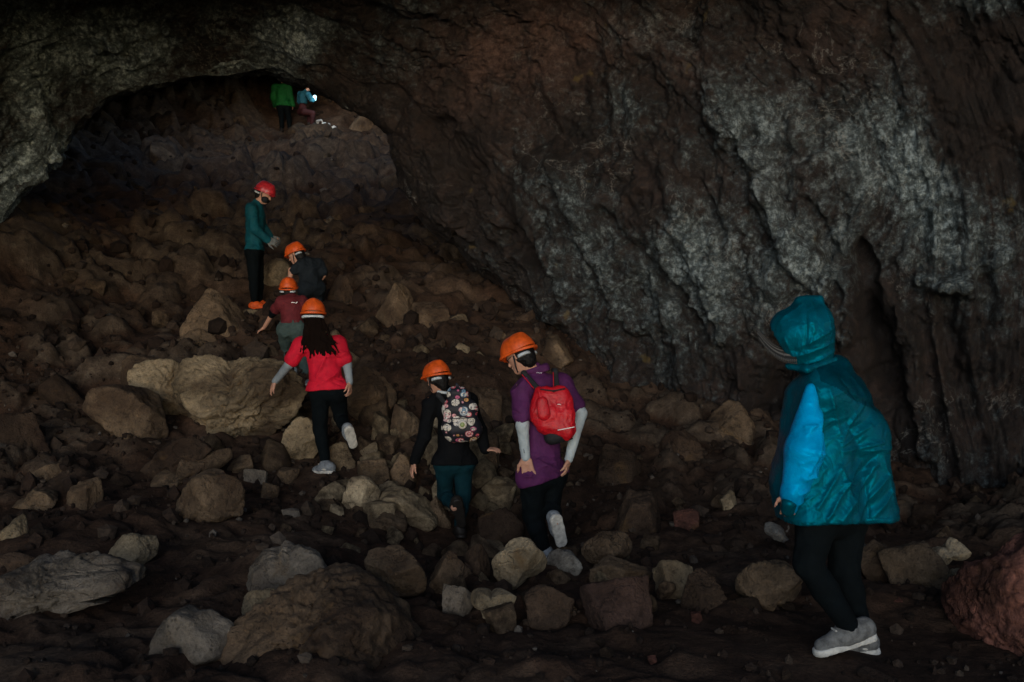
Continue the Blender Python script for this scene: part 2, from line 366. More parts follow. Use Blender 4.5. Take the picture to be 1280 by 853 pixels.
# the streaks lean across the wall: skew the flow coordinates
fl = np.stack([uu * 0.33 + 0, vv * 1.5, 0 * uu], 1)
fl = fl + np.stack([fbm(P * 0.5, 3, 101), fbm(P * 0.5, 3, 111), 0 * uu], 1) * 0.9
px_ = P[:, 0] / np.maximum(P[:, 1], .3) * FOC + 640; py_ = 426.5 - P[:, 2] / np.maximum(P[:, 1], .3) * FOC
vis = np.clip((P[:, 1] - 3) / 3, 0.3, 1)
disp = fbm(P * 0.45, 3, 120) * 0.55
low = np.clip((py_ - 150) / 150, 0, 1) * np.clip((px_ - 480) / 120, 0, 1)
disp += fbm(fl * 1.1, 5, 130, ridged=True) * (0.10 + 0.12 * low)
disp += fbm(fl * 3.2, 4, 140, ridged=True) * (0.025 + 0.02 * low)
pit = fbm(P * 2.1, 5, 171, gain=.62); disp -= np.clip(pit - .12, 0, 1) * 0.28
pit2 = fbm(P * 6.5, 4, 175, gain=.6); disp -= np.clip(pit2 - .2, 0, 1) * 0.10
frc = 1 - np.clip(np.abs(fbm(P * 1.3, 5, 177, gain=.6)) / .035, 0, 1); disp -= frc * 0.06
w1, w2, wr = worley(P * 1.35 + np.stack([fbm(P * 2, 3, 150)] * 3, 1) * 0.5, 160)
disp += np.clip((w2 - w1) * 1.8, 0, 1) ** 0.7 * 0.10 + (wr - .5) * 0.08
disp += fbm(P * 3.5, 5, 170, gain=0.55) * 0.065 + fbm(P * 11, 3, 180) * 0.02
far = np.clip((P[:, 1] - 12.9) / 2.0, 0, 1)
edge = np.exp(-((P[:, 1] - 13.9) / 1.1) ** 2)
amp = 1 - 0.30 * edge * (px_ < 560) - 0.3 * far
disp *= amp
disp += (fbm(P * 4.5, 4, 260, gain=.6) * .06 + fbm(fl * np.array([2.4, 5, 1]), 4, 261, ridged=True) * .05) * np.exp(-((P[:, 1] - 12.8) / 1.6) ** 2) * (px_ < 560)
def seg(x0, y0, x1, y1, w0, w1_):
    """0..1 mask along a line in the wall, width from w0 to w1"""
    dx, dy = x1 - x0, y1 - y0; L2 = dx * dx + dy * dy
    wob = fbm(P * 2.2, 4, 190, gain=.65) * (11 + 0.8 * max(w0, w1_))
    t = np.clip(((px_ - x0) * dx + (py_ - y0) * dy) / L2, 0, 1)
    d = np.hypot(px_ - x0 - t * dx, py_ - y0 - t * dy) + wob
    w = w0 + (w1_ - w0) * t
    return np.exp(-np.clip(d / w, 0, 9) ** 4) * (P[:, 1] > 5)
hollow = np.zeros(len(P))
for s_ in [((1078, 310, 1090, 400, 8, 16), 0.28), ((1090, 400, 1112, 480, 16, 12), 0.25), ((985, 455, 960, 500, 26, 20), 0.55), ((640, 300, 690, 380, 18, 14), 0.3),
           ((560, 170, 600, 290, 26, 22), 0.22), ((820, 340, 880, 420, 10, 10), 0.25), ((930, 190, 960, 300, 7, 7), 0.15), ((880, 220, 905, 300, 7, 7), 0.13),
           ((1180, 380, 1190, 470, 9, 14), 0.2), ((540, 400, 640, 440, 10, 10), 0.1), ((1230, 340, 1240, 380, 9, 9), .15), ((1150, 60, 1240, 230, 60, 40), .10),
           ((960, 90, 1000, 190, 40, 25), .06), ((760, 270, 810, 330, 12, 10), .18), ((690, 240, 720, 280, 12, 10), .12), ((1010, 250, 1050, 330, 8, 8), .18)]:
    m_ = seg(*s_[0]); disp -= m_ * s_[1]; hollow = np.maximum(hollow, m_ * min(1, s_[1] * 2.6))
ridge = np.zeros(len(P))
for s_ in [((1120, 380, 1160, 560, 8, 12), 0.28), ((1150, 350, 1230, 365, 7, 7), 0.16), ((700, 210, 790, 400, 12, 16), 0.2), ((590, 250, 700, 400, 14, 12), 0.2),
           ((905, 110, 960, 230, 14, 18), 0.16), ((960, 240, 1060, 420, 14, 16), 0.22), ((1040, 300, 1075, 420, 10, 10), .16), ((100, 20, 160, 70, 12, 14), 0.14),
           ((30, 100, 60, 190, 10, 12), 0.16), ((120, 60, 210, 40, 8, 8), .16), ((340, 40, 380, 60, 26, 22), .08), ((840, 200, 900, 420, 12, 14), .16), ((1180, 360, 1260, 320, 7, 7), .16)]:
    m_ = seg(*s_[0]); disp += m_ * s_[1]; ridge = np.maximum(ridge, m_)
P2 = P + Nn * disp[:, None]
GF = grid_faces(len(tv), NU)
fc = P[GF[:, 0]]
ADDED_SKYLIGHT = (-5.0, 24.6, 4.0, 8.6)  # unseen roof opening, added to let sky light onto the far slope
GF = GF[((fc[:, 0] - ADDED_SKYLIGHT[0]) / ADDED_SKYLIGHT[2]) ** 2 + ((fc[:, 1] - ADDED_SKYLIGHT[1]) / ADDED_SKYLIGHT[3]) ** 2 > 1]
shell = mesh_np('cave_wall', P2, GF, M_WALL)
tag(shell, 'dark rock wall and roof of the cave with pale grey mineral streaks', 'cave wall', kind='structure')
uvl = shell.data.uv_layers.new(name='UVMap')
li = np.empty(len(shell.data.loops), np.int32); shell.data.loops.foreach_get('vertex_index', li)
UV = np.stack([fl[:, 1] / 1.5, fl[:, 0] / .33], 1)
uvl.data.foreach_set('uv', UV[li].ravel())
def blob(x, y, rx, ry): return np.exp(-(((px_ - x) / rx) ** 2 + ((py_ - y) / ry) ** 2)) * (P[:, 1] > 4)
pale = 0.40 + 0 * px_  # pale film, with upper-left patches raised further to stand in for missing light
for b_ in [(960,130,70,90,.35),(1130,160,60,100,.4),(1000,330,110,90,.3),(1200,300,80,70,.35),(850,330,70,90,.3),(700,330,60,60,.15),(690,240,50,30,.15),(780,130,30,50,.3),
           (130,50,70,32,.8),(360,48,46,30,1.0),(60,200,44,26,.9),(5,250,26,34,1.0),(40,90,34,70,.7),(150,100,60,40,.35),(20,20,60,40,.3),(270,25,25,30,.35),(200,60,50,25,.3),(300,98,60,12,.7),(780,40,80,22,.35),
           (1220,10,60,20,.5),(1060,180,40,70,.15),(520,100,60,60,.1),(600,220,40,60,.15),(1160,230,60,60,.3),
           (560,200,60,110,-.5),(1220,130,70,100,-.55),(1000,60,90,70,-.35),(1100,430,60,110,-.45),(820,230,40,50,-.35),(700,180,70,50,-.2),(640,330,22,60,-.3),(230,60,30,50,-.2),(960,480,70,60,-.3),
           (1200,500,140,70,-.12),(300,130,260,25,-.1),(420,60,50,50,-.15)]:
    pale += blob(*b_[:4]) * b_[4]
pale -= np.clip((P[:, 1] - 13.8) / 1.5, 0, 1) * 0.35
rust = np.zeros_like(px_)
for b_ in [(720,45,120,40,.9),(640,60,60,50,.5),(620,90,90,40,.4),(880,90,30,40,.3),(1060,40,100,60,.25),(600,120,80,60,.3),(960,230,90,40,.12)]: rust += blob(*b_[:4]) * b_[4]
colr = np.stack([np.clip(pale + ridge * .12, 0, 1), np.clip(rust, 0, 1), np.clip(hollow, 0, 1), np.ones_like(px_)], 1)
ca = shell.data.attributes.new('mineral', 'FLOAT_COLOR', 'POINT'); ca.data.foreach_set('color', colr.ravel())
# ------------------------------------------------------------------ boulders
_ico = {}
def ico(sub):
    if sub not in _ico:
        bm = bmesh.new(); bmesh.ops.create_icosphere(bm, subdivisions=sub, radius=1)
        V = np.array([v.co[:] for v in bm.verts]); F = np.array([[v.index for v in f.verts] for f in bm.faces]); bm.free()
        _ico[sub] = (V / np.linalg.norm(V, axis=1, keepdims=True), F)
    return _ico[sub]
def rock_shape(seed, sub=4, facets=12, soft=None, rough=1.0, outline=None):
    """unit-sized stone: a sphere trimmed by random planes, then weathered"""
    D, F = ico(sub); rng = np.random.RandomState(seed); soft = soft or rng.uniform(.015, .05)
    Q, _ = np.linalg.qr(rng.normal(size=(3, 3))); n = np.vstack([Q, -Q]) + rng.normal(size=(6, 3)) * .22
    n = np.vstack([n, rng.normal(size=(facets - 6, 3))]); n /= np.linalg.norm(n, axis=1, keepdims=True)
    h = np.concatenate([rng.uniform(0.5, 0.85, 6), rng.uniform(0.72, 0.98, facets - 6)])
    dots = D @ n.T; r = np.where(dots > 0.05, h / np.maximum(dots, 0.05), 9.0)
    r = np.minimum(r, 1.35)
    rm = r.min(1, keepdims=True); r = rm[:, 0] - soft * np.log(np.exp(-(r - rm) / soft).sum(1)) + soft * 0.5
    r = np.clip(r, 0.3, 1.25)
    q = D * 1.0 + seed * 1.37
    r = r * (1 + 0.06 * fbm(q * 1.6, 3, seed)) + rough * (0.065 * fbm(q * 3.2, 4, seed + 3, gain=0.6) + 0.026 * fbm(q * 10, 3, seed + 7))
    cr = 1 - np.clip(np.abs(fbm(q * 1.9, 3, seed + 9)) / 0.05, 0, 1); r = r - rough * cr * 0.045
    V = D * r[:, None]
    if outline is None:
        V /= np.abs(V).max(0)
    else:
        o = np.array(outline, float); c = o.mean(0)
        ang = np.arctan2(-(o[:, 1] - c[1]), o[:, 0] - c[0]); rad = np.hypot(o[:, 0] - c[0], o[:, 1] - c[1])
        od = np.argsort(ang); ang = ang[od]; rad = rad[od]
        ph = np.arctan2(V[:, 2], V[:, 0])
        Rr = np.interp(ph, np.concatenate([ang - 2 * np.pi, ang, ang + 2 * np.pi]), np.tile(rad, 3))
        rho = np.hypot(V[:, 0], V[:, 2]); nb = 60
        bi = np.clip(((ph + np.pi) / (2 * np.pi) * nb).astype(int), 0, nb - 1); mx = np.zeros(nb); np.maximum.at(mx, bi, rho)
        mx = np.maximum(mx, .2); mx = (np.roll(mx, 1) + 2 * mx + np.roll(mx, -1)) / 4
        Sx = np.interp(ph, (np.arange(-1, nb + 1) + .5) / nb * 2 * np.pi - np.pi, np.concatenate([mx[-1:], mx, mx[:1]]))
        rr = np.clip(rho / Sx, 0, 1.04) * Rr
        V = np.stack([rr * np.cos(ph), V[:, 1] / np.abs(V[:, 1]).max(), rr * np.sin(ph)], 1)
    return V, F
BROWN = (0.150, 0.103, 0.064); TAN = (0.275, 0.21, 0.13); PALE = (0.38, 0.30, 0.195); GREY = (0.175, 0.145, 0.113); DARK = (0.058, 0.037, 0.024); RED = (0.19, 0.078, 0.058); MOSS = (0.125, 0.082, 0.050)
WHITE = (0.42, 0.40, 0.35)
rock_id = [0]
def boulder(px, py, w, h, col, label, name='boulder', dep=None, tilt=0, outline=None, sub=5, seed=None, facets=12, thick=0.85, group=None, sink=0.6, rough=1.2, Y=None, soft=None):
    """stone seen at px,py with size w,h in the photograph, set into the floor"""
    rock_id[0] += 1; seed = seed or rock_id[0] * 7 + 3
    yb = Y or hit(px, min(py + h * 0.5, 900)) or 8.0
    m = yb / FOC; W_, H_ = w * m, h * m
    T = (dep if dep else max(W_, H_) * thick)
    Yc = yb + T * 0.32
    m = Yc / FOC
    cx = (px - 640) * m
    V, F = rock_shape(seed, sub, facets, outline=outline, rough=rough, soft=soft)
    if outline is None:
        zt = (426.5 - (py - h * 0.5)) * m; zb_ = (426.5 - (py + h * 0.5)) * m
        zb2 = zb_ - (zt - zb_) * sink
        c = np.array([cx, Yc, (zt + zb2) / 2]); V = V * [w * m / 2, T / 2, (zt - zb2) / 2]
        if tilt:
            a_ = math.radians(tilt); x, z = V[:, 0].copy(), V[:, 2].copy(); V[:, 0] = x * math.cos(a_) - z * math.sin(a_); V[:, 2] = x * math.sin(a_) + z * math.cos(a_)
    else:
        o = np.array(outline, float); cc = o.mean(0)
        c = PX(cc[0], cc[1], Yc); V = V * [m, T / 2, m]
    o_ = mesh_np(name, V, F, M_ROCK); o_.location = c; o_.color = (*col, 1)
    tag(o_, label, 'rock' if name != 'boulder' else 'boulder', group)
    return o_
B = boulder
B(196,486,84,70,TAN,'broken tan block wedged against the left side of the huge tan boulder',outline=[(160,480),(172,456),(200,448),(222,452),(226,490),(222,525),(205,540),(180,520),(165,500)],rough=1.6)
B(300,498,165,115,TAN,'huge tan boulder with a flat face, left of the person in the red shirt',sub=6,thick=.7,
  outline=[(214,478),(222,452),(250,443),(285,452),(330,448),(350,450),(372,462),(388,490),(372,520),(345,540),(325,555),(300,556),(280,548),(258,535),(235,528),(218,510)],rough=1.9,facets=15)
B(465,495,62,72,BROWN,'tall smooth brown boulder right of the red-shirted person',outline=[(437,478),(447,463),(458,457),(470,463),(484,478),(496,493),(490,510),(482,522),(465,526),(448,528),(438,520),(434,500)],thick=.7,rough=.6)
B(150,516,92,74,BROWN,'cracked brown boulder just left of the huge tan boulder',outline=[(108,508),(118,490),(140,480),(165,484),(190,498),(204,520),(212,545),(195,558),(170,555),(150,546),(128,545),(114,530)])
B(185,468,80,50,BROWN,'low rock ledge above the cracked boulder on the left',thick=.9)
B(450,620,46,50,PALE,'pale angular boulder standing upright below the red-shirted person',outline=[(431,642),(433,612),(438,598),(452,594),(466,602),(475,616),(470,630),(458,645),(444,647)],sub=5,rough=.5)
B(498,632,88,42,TAN,'rounded tan boulder right of the pale upright one',outline=[(468,628),(478,614),(500,609),(520,618),(538,634),(549,652),(540,662),(520,664),(500,655),(484,650),(470,642)])
B(488,650,62,30,BROWN,'low brown rock in front of the rounded tan boulder',outline=[(458,655),(466,645),(486,638),(502,642),(512,652),(508,664),(485,662),(465,664)])
B(264,622,92,66,BROWN,'lumpy brown boulder alone on dark earth, below the huge tan boulder',outline=[(218,640),(228,615),(244,594),(262,587),(285,592),(304,600),(309,622),(306,640),(290,648),(270,655),(245,652),(225,656)])
B(362,712,100,66,GREY,'grey rounded boulder behind the big mossy mound',outline=[(310,740),(314,708),(326,690),(345,688),(352,679),(364,684),(384,684),(402,694),(411,710),(408,728),(395,745),(360,750),(330,750)])
B(330,754,56,40,TAN,'small yellowish rock wedged between grey boulder and mossy mound',outline=[(303,758),(308,742),(330,736),(352,740),(356,755),(350,772),(325,774),(308,772)])
B(395,795,260,160,MOSS,'giant mossy brown boulder filling the bottom of the photo left of centre',sub=6,dep=1.3,Y=4.7,rough=1.6,facets=16,soft=.14,
  outline=[(262,853),(275,800),(300,770),(330,750),(352,728),(385,718),(425,718),(455,724),(485,745),(510,772),(528,810),(532,853),(520,900),(400,930),(270,900)])
B(238,808,104,96,GREY,'smooth grey boulder touching the left side of the mossy mound',outline=[(190,830),(192,795),(205,775),(228,761),(244,766),(258,764),(275,772),(292,782),(285,810),(262,840),(240,870),(205,872)],rough=.6,Y=4.9)
B(85,737,200,84,GREY,'long pale grey slab lying at the left edge',sub=6,dep=.75,rough=1.5,outline=[(-60,790),(-55,745),(0,722),(45,703),(90,697),(150,699),(183,706),(183,726),(160,742),(135,747),(115,742),(80,752),(62,766),(30,772),(0,780),(-30,800)],Y=5.6)
B(165,684,60,32,TAN,'small tan rock sitting behind the tip of the long slab',outline=[(134,696),(142,682),(160,667),(178,670),(194,676),(194,696),(170,704),(145,702)])
B(16,663,52,40,TAN,'rounded tan rock cut by the left edge of the photo')
B(45,625,56,26,BROWN,'flat wedge-shaped rock near the left edge',outline=[(14,634),(30,622),(52,611),(68,618),(72,630),(60,640),(30,640)])
B(58,597,66,36,BROWN,'broad brown rock behind the wedge-shaped rock at left')
B(104,617,48,42,BROWN,'blocky brown rock right of the wedge-shaped rock at left')
B(22,702,60,26,DARK,'dark low rock just above the long grey slab at far left')
B(496,716,78,62,BROWN,'broad brown boulder with a flat top, right above the mossy mound',outline=[(455,700),(462,688),(480,685),(510,689),(525,700),(534,722),(530,742),(505,748),(482,738),(464,722)])
B(562,706,66,52,BROWN,'round brown boulder in front of the person with the patterned backpack')
B(598,702,36,50,DARK,'narrow dark reddish rock between the round brown and the pale peaked boulder')
B(652,704,76,66,PALE,'pale peaked boulder hiding the feet of the purple-shirted person',outline=[(614,700),(628,686),(645,672),(660,671),(672,682),(684,700),(682,714),(660,726),(640,738),(622,728)],rough=.5)
B(706,705,44,34,WHITE,'small whitish round rock right of the pale peaked boulder',outline=[(683,700),(688,690),(705,688),(720,696),(728,710),(722,720),(705,723),(690,716)],rough=.5)
B(615,752,60,42,PALE,'pale heart-shaped rock in the middle of the foreground',outline=[(588,748),(592,736),(606,736),(614,743),(632,738),(646,744),(638,758),(626,766),(615,776),(600,764),(590,760)],rough=.4)
B(570,742,48,36,GREY,'grey rounded rock touching the left side of the heart-shaped rock')
B(612,686,34,28,PALE,'small pale rock behind the pale peaked boulder',outline=[(602,676),(616,676),(632,688),(628,700),(610,694)])
B(762,690,66,44,BROWN,'flat-topped brown boulder right of the purple-shirted person',outline=[(726,688),(742,672),(765,665),(784,668),(792,684),(786,698),(760,700),(732,702)])
B(776,712,82,36,BROWN,'wide low rock directly under the flat-topped brown boulder')
B(838,717,60,40,TAN,'rounded tan rock at the right end of the foreground row')
B(775,750,100,64,(.075,.044,.034),'reddish crumbly boulder in the foreground below the wide low rock',dep=.5)
B(690,752,70,44,DARK,'dark reddish rock right of the heart-shaped rock')
B(880,735,70,46,DARK,'dark brown rock beside the large brown boulder near the hooded person')
B(958,730,98,62,BROWN,'large brown boulder left of the legs of the hooded person',outline=[(920,720),(935,703),(960,699),(985,704),(1002,720),(1008,742),(995,760),(965,766),(935,756),(922,742)])
B(1098,692,56,52,BROWN,'brown boulder right behind the legs of the hooded person')
B(1150,698,120,64,BROWN,'wide dusty boulder right of the hooded person',dep=.8)
B(1183,688,54,28,PALE,'small pale broken rock lying on the wide dusty boulder',outline=[(1157,698),(1165,688),(1180,684),(1188,672),(1204,682),(1210,694),(1190,700),(1170,706)])
B(1197,722,36,36,TAN,'upright tan rock between dusty boulder and the red boulder')
B(1266,775,130,220,(.25,.105,.075),'massive rust-red boulder at the right edge',sub=6,dep=.9,Y=4.9,
  rough=1.4,soft=.10,outline=[(1212,740),(1218,712),(1238,688),(1264,664),(1291,642),(1350,640),(1380,760),(1375,880),(1310,910),(1230,900),(1224,850),(1215,800)])
B(908,623,28,22,TAN,'small round tan rock alone on dark earth left of the hooded person')
B(860,645,40,22,RED,'small reddish stone on the dark floor left of the hooded person')
B(970,663,60,26,WHITE,'small whitish crumbled stone just left of the hooded jacket hem',sub=5,name='rock',outline=[(955,664),(962,654),(972,656),(980,668),(984,678),(972,674),(962,670)],thick=.8)
B(692,438,52,42,BROWN,'round brown boulder right of the purple-shirted person\'s helmet')
B(655,402,44,34,DARK,'dark boulder at the foot of the cave wall above the purple-shirted person')
B(620,415,42,34,BROWN,'rounded boulder left of the purple-shirted person\'s helmet')
B(574,400,34,30,TAN,'small tan boulder high above the person with the patterned backpack')
B(540,392,54,40,BROWN,'wedge of brown rock left of the small tan boulder on the slope')
B(498,378,56,50,BROWN,'large block of brown rock at the left of the row on the slope')
B(578,438,56,28,TAN,'flat tan rock between the two orange helmets in the centre')
B(545,430,34,22,BROWN,'small low rock left of the flat tan rock between the helmets')
B(606,500,44,52,MOSS,'mottled yellowish rock right of the patterned backpack')
B(628,612,60,36,TAN,'tan rock left of the purple-shirted person\'s hand',outline=[(598,620),(604,606),(622,600),(645,602),(656,612),(650,624),(628,628),(606,632)])
B(612,560,36,44,BROWN,'brown rock between the backpacked person\'s right hand and the white sleeve')
B(620,655,70,44,DARK,'dark rounded rock in front of the purple-shirted person')
B(378,552,44,52,TAN,'rough tan rock behind the red-shirted person\'s left knee',outline=[(356,560),(362,532),(376,520),(392,526),(400,548),(396,568),(380,580),(362,574)])
B(425,570,42,34,TAN,'tan rock beside the raised shoe of the red-shirted person')
B(462,562,26,20,PALE,'small pale stone right of the raised shoe of the red-shirted person')
B(505,525,44,42,BROWN,'rounded rock left of the patterned backpack person\'s elbow')
B(470,590,50,34,BROWN,'brown rock behind the pale upright boulder')
B(505,585,38,40,BROWN,'brown rock left of the backpacked person\'s left hand')
B(548,636,34,40,BROWN,'narrow brown rock touching the teal trousers of the backpacked person')
B(322,408,72,42,TAN,'mottled pale rock the teal-shirted person stands on',outline=[(288,420),(292,402),(304,392),(330,390),(352,392),(358,408),(350,424),(320,426),(300,428)],Y=12.4)
B(346,346,46,50,TAN,'tan upright boulder right of the teal-shirted person\'s legs',outline=[(330,330),(340,324),(358,326),(364,340),(362,360),(350,368),(334,366),(326,350)],Y=14.0)
B(268,392,92,64,BROWN,'dark brown boulder left of the teal-shirted person\'s feet')
B(245,425,60,30,BROWN,'low rock ledge below the dark brown boulder by the feet')
B(425,360,36,34,DARK,'dark rock right of the crouching person in dark clothes')
B(412,345,24,30,BROWN,'small brown rock at the crouching person\'s right side')
B(300,578,38,20,BROWN,'small flat rock below the huge tan boulder')
B(335,614,30,24,BROWN,'square small rock on the dark path left of the white shoe')
B(322,592,34,20,GREY,'small greyish rock below the huge tan boulder near the shoe')
B(357,590,34,20,BROWN,'small brown rock just left of the planted white shoe')
B(420,637,22,20,PALE,'little pale stone left of the pale upright boulder')
B(240,585,100,44,BROWN,'slanted slab under the huge tan boulder',outline=[(178,620),(195,600),(225,582),(262,566),(288,560),(292,572),(262,592),(240,606),(215,620),(190,630)])
B(215,572,90,60,DARK,'dark tilted rock under the cracked boulder',outline=[(168,600),(190,575),(220,552),(255,548),(270,560),(240,580),(205,600),(180,612)])
B(24,545,84,76,DARK,'dark rounded boulder at the left edge halfway up')
B(915,530,76,58,BROWN,'brown boulder at the foot of the wall left of the hooded person')
B(856,560,64,44,DARK,'dark boulder at the foot of the wall in the right half')
B(770,580,70,50,DARK,'dark rock on the floor right of the purple-shirted person')
B(800,640,84,56,DARK,'dark broad rock behind the flat-topped brown boulder')
B(1085,848,70,20,DARK,'dark rock half cut by the bottom edge below the white shoes',Y=4.55)
B(200,196,48,36,BROWN,'lone rounded boulder on the far slope under the arch',rough=.6)
# a litter of bright fallen stones at the top of the far slope
for i,(x,y,w_,h_,l) in enumerate([(400,152,10,6,'bright white stone beside the crouching far person'),(408,157,13,8,'largest bright white stone high on the far slope'),
                                  (417,160,9,6,'bright white stone right of the largest one on the far slope'),(423,165,8,6,'lowest bright white stone on the far slope')]):
    o=B(x,y,w_,h_,(0.8,0.8,0.78),l,name='rock',Y=33.2,sub=3,sink=0.1,rough=.5)

# smaller stones: a stock of shapes, copied as individual stones
stock = []
def filler(n, region, wr, cols, label, group, rng, name='rock', sub=4, ov=.42):
    x0, y0, x1, y1 = region; k = 0; tries = 0
    while k < n and tries < n * 20:
        tries += 1
        px, py = rng.uniform(x0, x1), rng.uniform(y0, y1); w = rng.uniform(*wr) * (1 if rng.uniform() < .75 else 1.5); h = w * rng.uniform(.5, .8)
        if any(abs(px - q[0]) < (w + q[2]) * ov and abs(py - q[1]) < (h + q[3]) * ov for q in placed): continue
        Y = hit(px, py + h / 2)
        if Y is None or Y > 38: continue
        X = (px - 640) / FOC * Y
        if any(math.hypot(X - f[0], Y - f[1]) < .25 + w * Y / FOC / 2 for f, _ in FEET): continue
        placed.append((px, py, w, h))
        if len(stock) < 14:
            V, F = rock_shape(900 + len(stock) * 13, sub, 10); me_o = mesh_np(name, V, F, M_ROCK); stock.append(me_o.data); o = me_o
        else:
            o = bpy.data.objects.new(name, stock[rng.randint(len(stock))]); COL.objects.link(o)
        m = Y / FOC; r = w * m / 2; hz = h * m * .75
        z = ground_base([X], [Y])[0]
        o.location = (X, Y, z + hz * .06); o.scale = (r, r * rng.uniform(.7, 1.0), hz)
        o.rotation_euler = (rng.uniform(-.35, .35), rng.uniform(-.35, .35), rng.uniform(0, 6.28))
        c = cols[rng.randint(len(cols))]; f = rng.uniform(.7, 1.15); o.color = (c[0] * f, c[1] * f, c[2] * f, 1)
        tag(o, label, 'rock', group); k += 1; FILL.append((o, px, py, w, 'reddish' if c is RED else 'tan' if c is TAN else 'dark' if c is DARK else 'brown'))
FILL = []; LAND = []
placed = []
rng = np.random.RandomState(5)
filler(40, (400, 470, 640, 690), (11, 30), (BROWN, TAN, TAN, MOSS), 'small brown rock among the rubble around the two central people', 'small rocks around the two central people', rng)
filler(26, (395, 500, 640, 640), (26, 52), (BROWN, TAN, TAN, PALE), 'tan', 'tan rocks piled between the climbers', rng, ov=.24)
filler(16, (330, 400, 480, 560), (22, 44), (BROWN, TAN, BROWN), 'tan', 'tan rocks piled between the climbers', rng, ov=.24)
filler(14, (560, 640, 860, 760), (26, 46), (BROWN, BROWN, TAN), 'brown', 'brown rocks in the foreground row', rng, ov=.26)
filler(20, (400, 340, 700, 460), (12, 30), (BROWN, DARK, DARK, TAN), 'brown rock on the mid slope below the end of the wall', 'rocks on the mid slope', rng)
filler(34, (700, 540, 1260, 670), (8, 34), (DARK, DARK, BROWN), 'dark rock on the shadowy floor along the foot of the right wall', 'dark rocks along the right wall', rng)
filler(16, (560, 680, 1200, 853), (10, 30), (DARK, BROWN, DARK, RED), 'small dark rock in the dusty foreground right of centre', 'small foreground rocks', rng)
filler(14, (0, 580, 400, 853), (8, 30), (DARK, DARK, BROWN), 'small dark rock on the dark earth in the lower left', 'small rocks lower left', rng)
filler(32, (0, 290, 290, 560), (16, 46), (DARK, DARK, BROWN), 'dark rock on the steep slope at the left', 'rocks on the left slope', rng)
filler(44, (120, 140, 500, 340), (14, 50), (BROWN, (.10,.07,.046), (.10,.07,.046)), 'dim rock on the far slope beyond the arch', 'rocks on the far slope', rng, )

# fine rubble and grit nobody could count
def scatter(name, n, region, wr, seed, label):
    rng = np.random.RandomState(seed); D, F = ico(1); Vs, Fs = [], []
    px = rng.uniform(region[0], region[2], n); py = rng.uniform(region[1], region[3], n)
    Yt = np.geomspace(4, 44, 160); off = 0
    for i in range(n):
        if py[i] > 660 and i % 4: continue
        zr = (426.5 - py[i]) / FOC * Yt; zg = np.interp(Yt, Ys_t, Zs_t[int(np.clip((px[i] + 100) / 20, 0, 73))])
        b = np.where(zr < zg)[0]
        if len(b) == 0: continue
        Y = Yt[b[0]] + rng.uniform(-.05, .05); X = (px[i] - 640) / FOC * Y
        Vs.append((X, Y)); 
    XY = np.array(Vs); Z = ground(XY[:, 0], XY[:, 1])
    n = len(XY); s = rng.uniform(wr[0], wr[1], n) * (rng.uniform(size=n) ** 1.5 + .35)
    A_ = D[None] * (1 + rng.uniform(-.28, .28, (n, len(D), 1))) * rng.uniform(.6, 1.1, (n, 1, 3)) * s[:, None, None]
    an = rng.uniform(0, 6.28, n); c_, s_ = np.cos(an)[:, None], np.sin(an)[:, None]
    x, y = A_[..., 0] * c_ - A_[..., 1] * s_, A_[..., 0] * s_ + A_[..., 1] * c_
    A_ = np.stack([x, y, A_[..., 2]], 2) + np.stack([XY[:, 0], XY[:, 1], Z + s * .25], 1)[:, None]
    Fs = (F[None] + (np.arange(n) * len(D))[:, None, None]).reshape(-1, 3)
    o = mesh_np(name, A_.reshape(-1, 3), Fs, M_RUB, smooth=False)
    tag(o, label, 'rubble', kind='stuff')
Ys_t = np.geomspace(3.5, 46, 120); Zs_t = [ground_base((q - 640) / FOC * Ys_t, Ys_t) for q in range(-100, 1380, 20)]
def mat_rub():
    k = NT('rubble_stone'); g = k.n('ShaderNodeNewGeometry').outputs['Random Per Island']
    c = k.ramp(g, [(0, (0.010, 0.006, 0.004)), (.7, (0.022, 0.013, 0.009)), (.95, (0.045, 0.032, 0.023)), (.997, (.10, .085, .07))])
    v = k.n('ShaderNodeTexCoord').outputs['Object']
    return k.done(k.mix(1.0, c, k.ramp(k.noise(v, 30, 5, .7), [(.3, .5), (.7, 1.5)]), 'MULTIPLY'), .95, k.bump(k.noise(v, 60, 4, .7), .01, .8), .2)
M_RUB = mat_rub()
scatter('rubble', 6500, (-20, 430, 1300, 880), (0.008, 0.034), 3, 'loose fine rubble and grit scattered over the cave floor')
scatter('coarse_rubble', 2200, (-20, 400, 1300, 760), (0.022, 0.08), 6, 'loose broken stones filling the gaps between the rocks on the slope')
scatter('slope_rubble', 1000, (60, 120, 720, 450), (0.04, 0.12), 4, 'loose dim rubble covering the far slope')
# ------------------------------------------------------------------ bodies and clothes grown from signed distance fields
def C(a, b, ra, rb=None, n=None, f=1.0, k=None):
    """tapered capsule a-b; flattened by factor f along n; k = blend radius"""
    return ('c', np.array(a, float), np.array(b, float), ra, ra if rb is None else rb, None if n is None else np.array(n, float) / np.linalg.norm(n), f, k)
def CUT(p, n): return ('cut', np.array(p, float), np.array(n, float) / np.linalg.norm(n))      # removes the side n points to
def SUB(c): return ('sub',) + c[1:]
def _cap(p, c):
    a_, b_, ra, rb, n, f = c[1:7]
    ab = b_ - a_; L2 = float(ab @ ab) + 1e-12
    t = np.clip((p - a_) @ ab / L2, 0, 1)
    q = p - a_ - t[..., None] * ab
    d2 = (q ** 2).sum(-1)
    if n is not None and f != 1.0: d2 = d2 + (f * f - 1) * (q @ n) ** 2
    return np.sqrt(d2) - (ra + (rb - ra) * t)
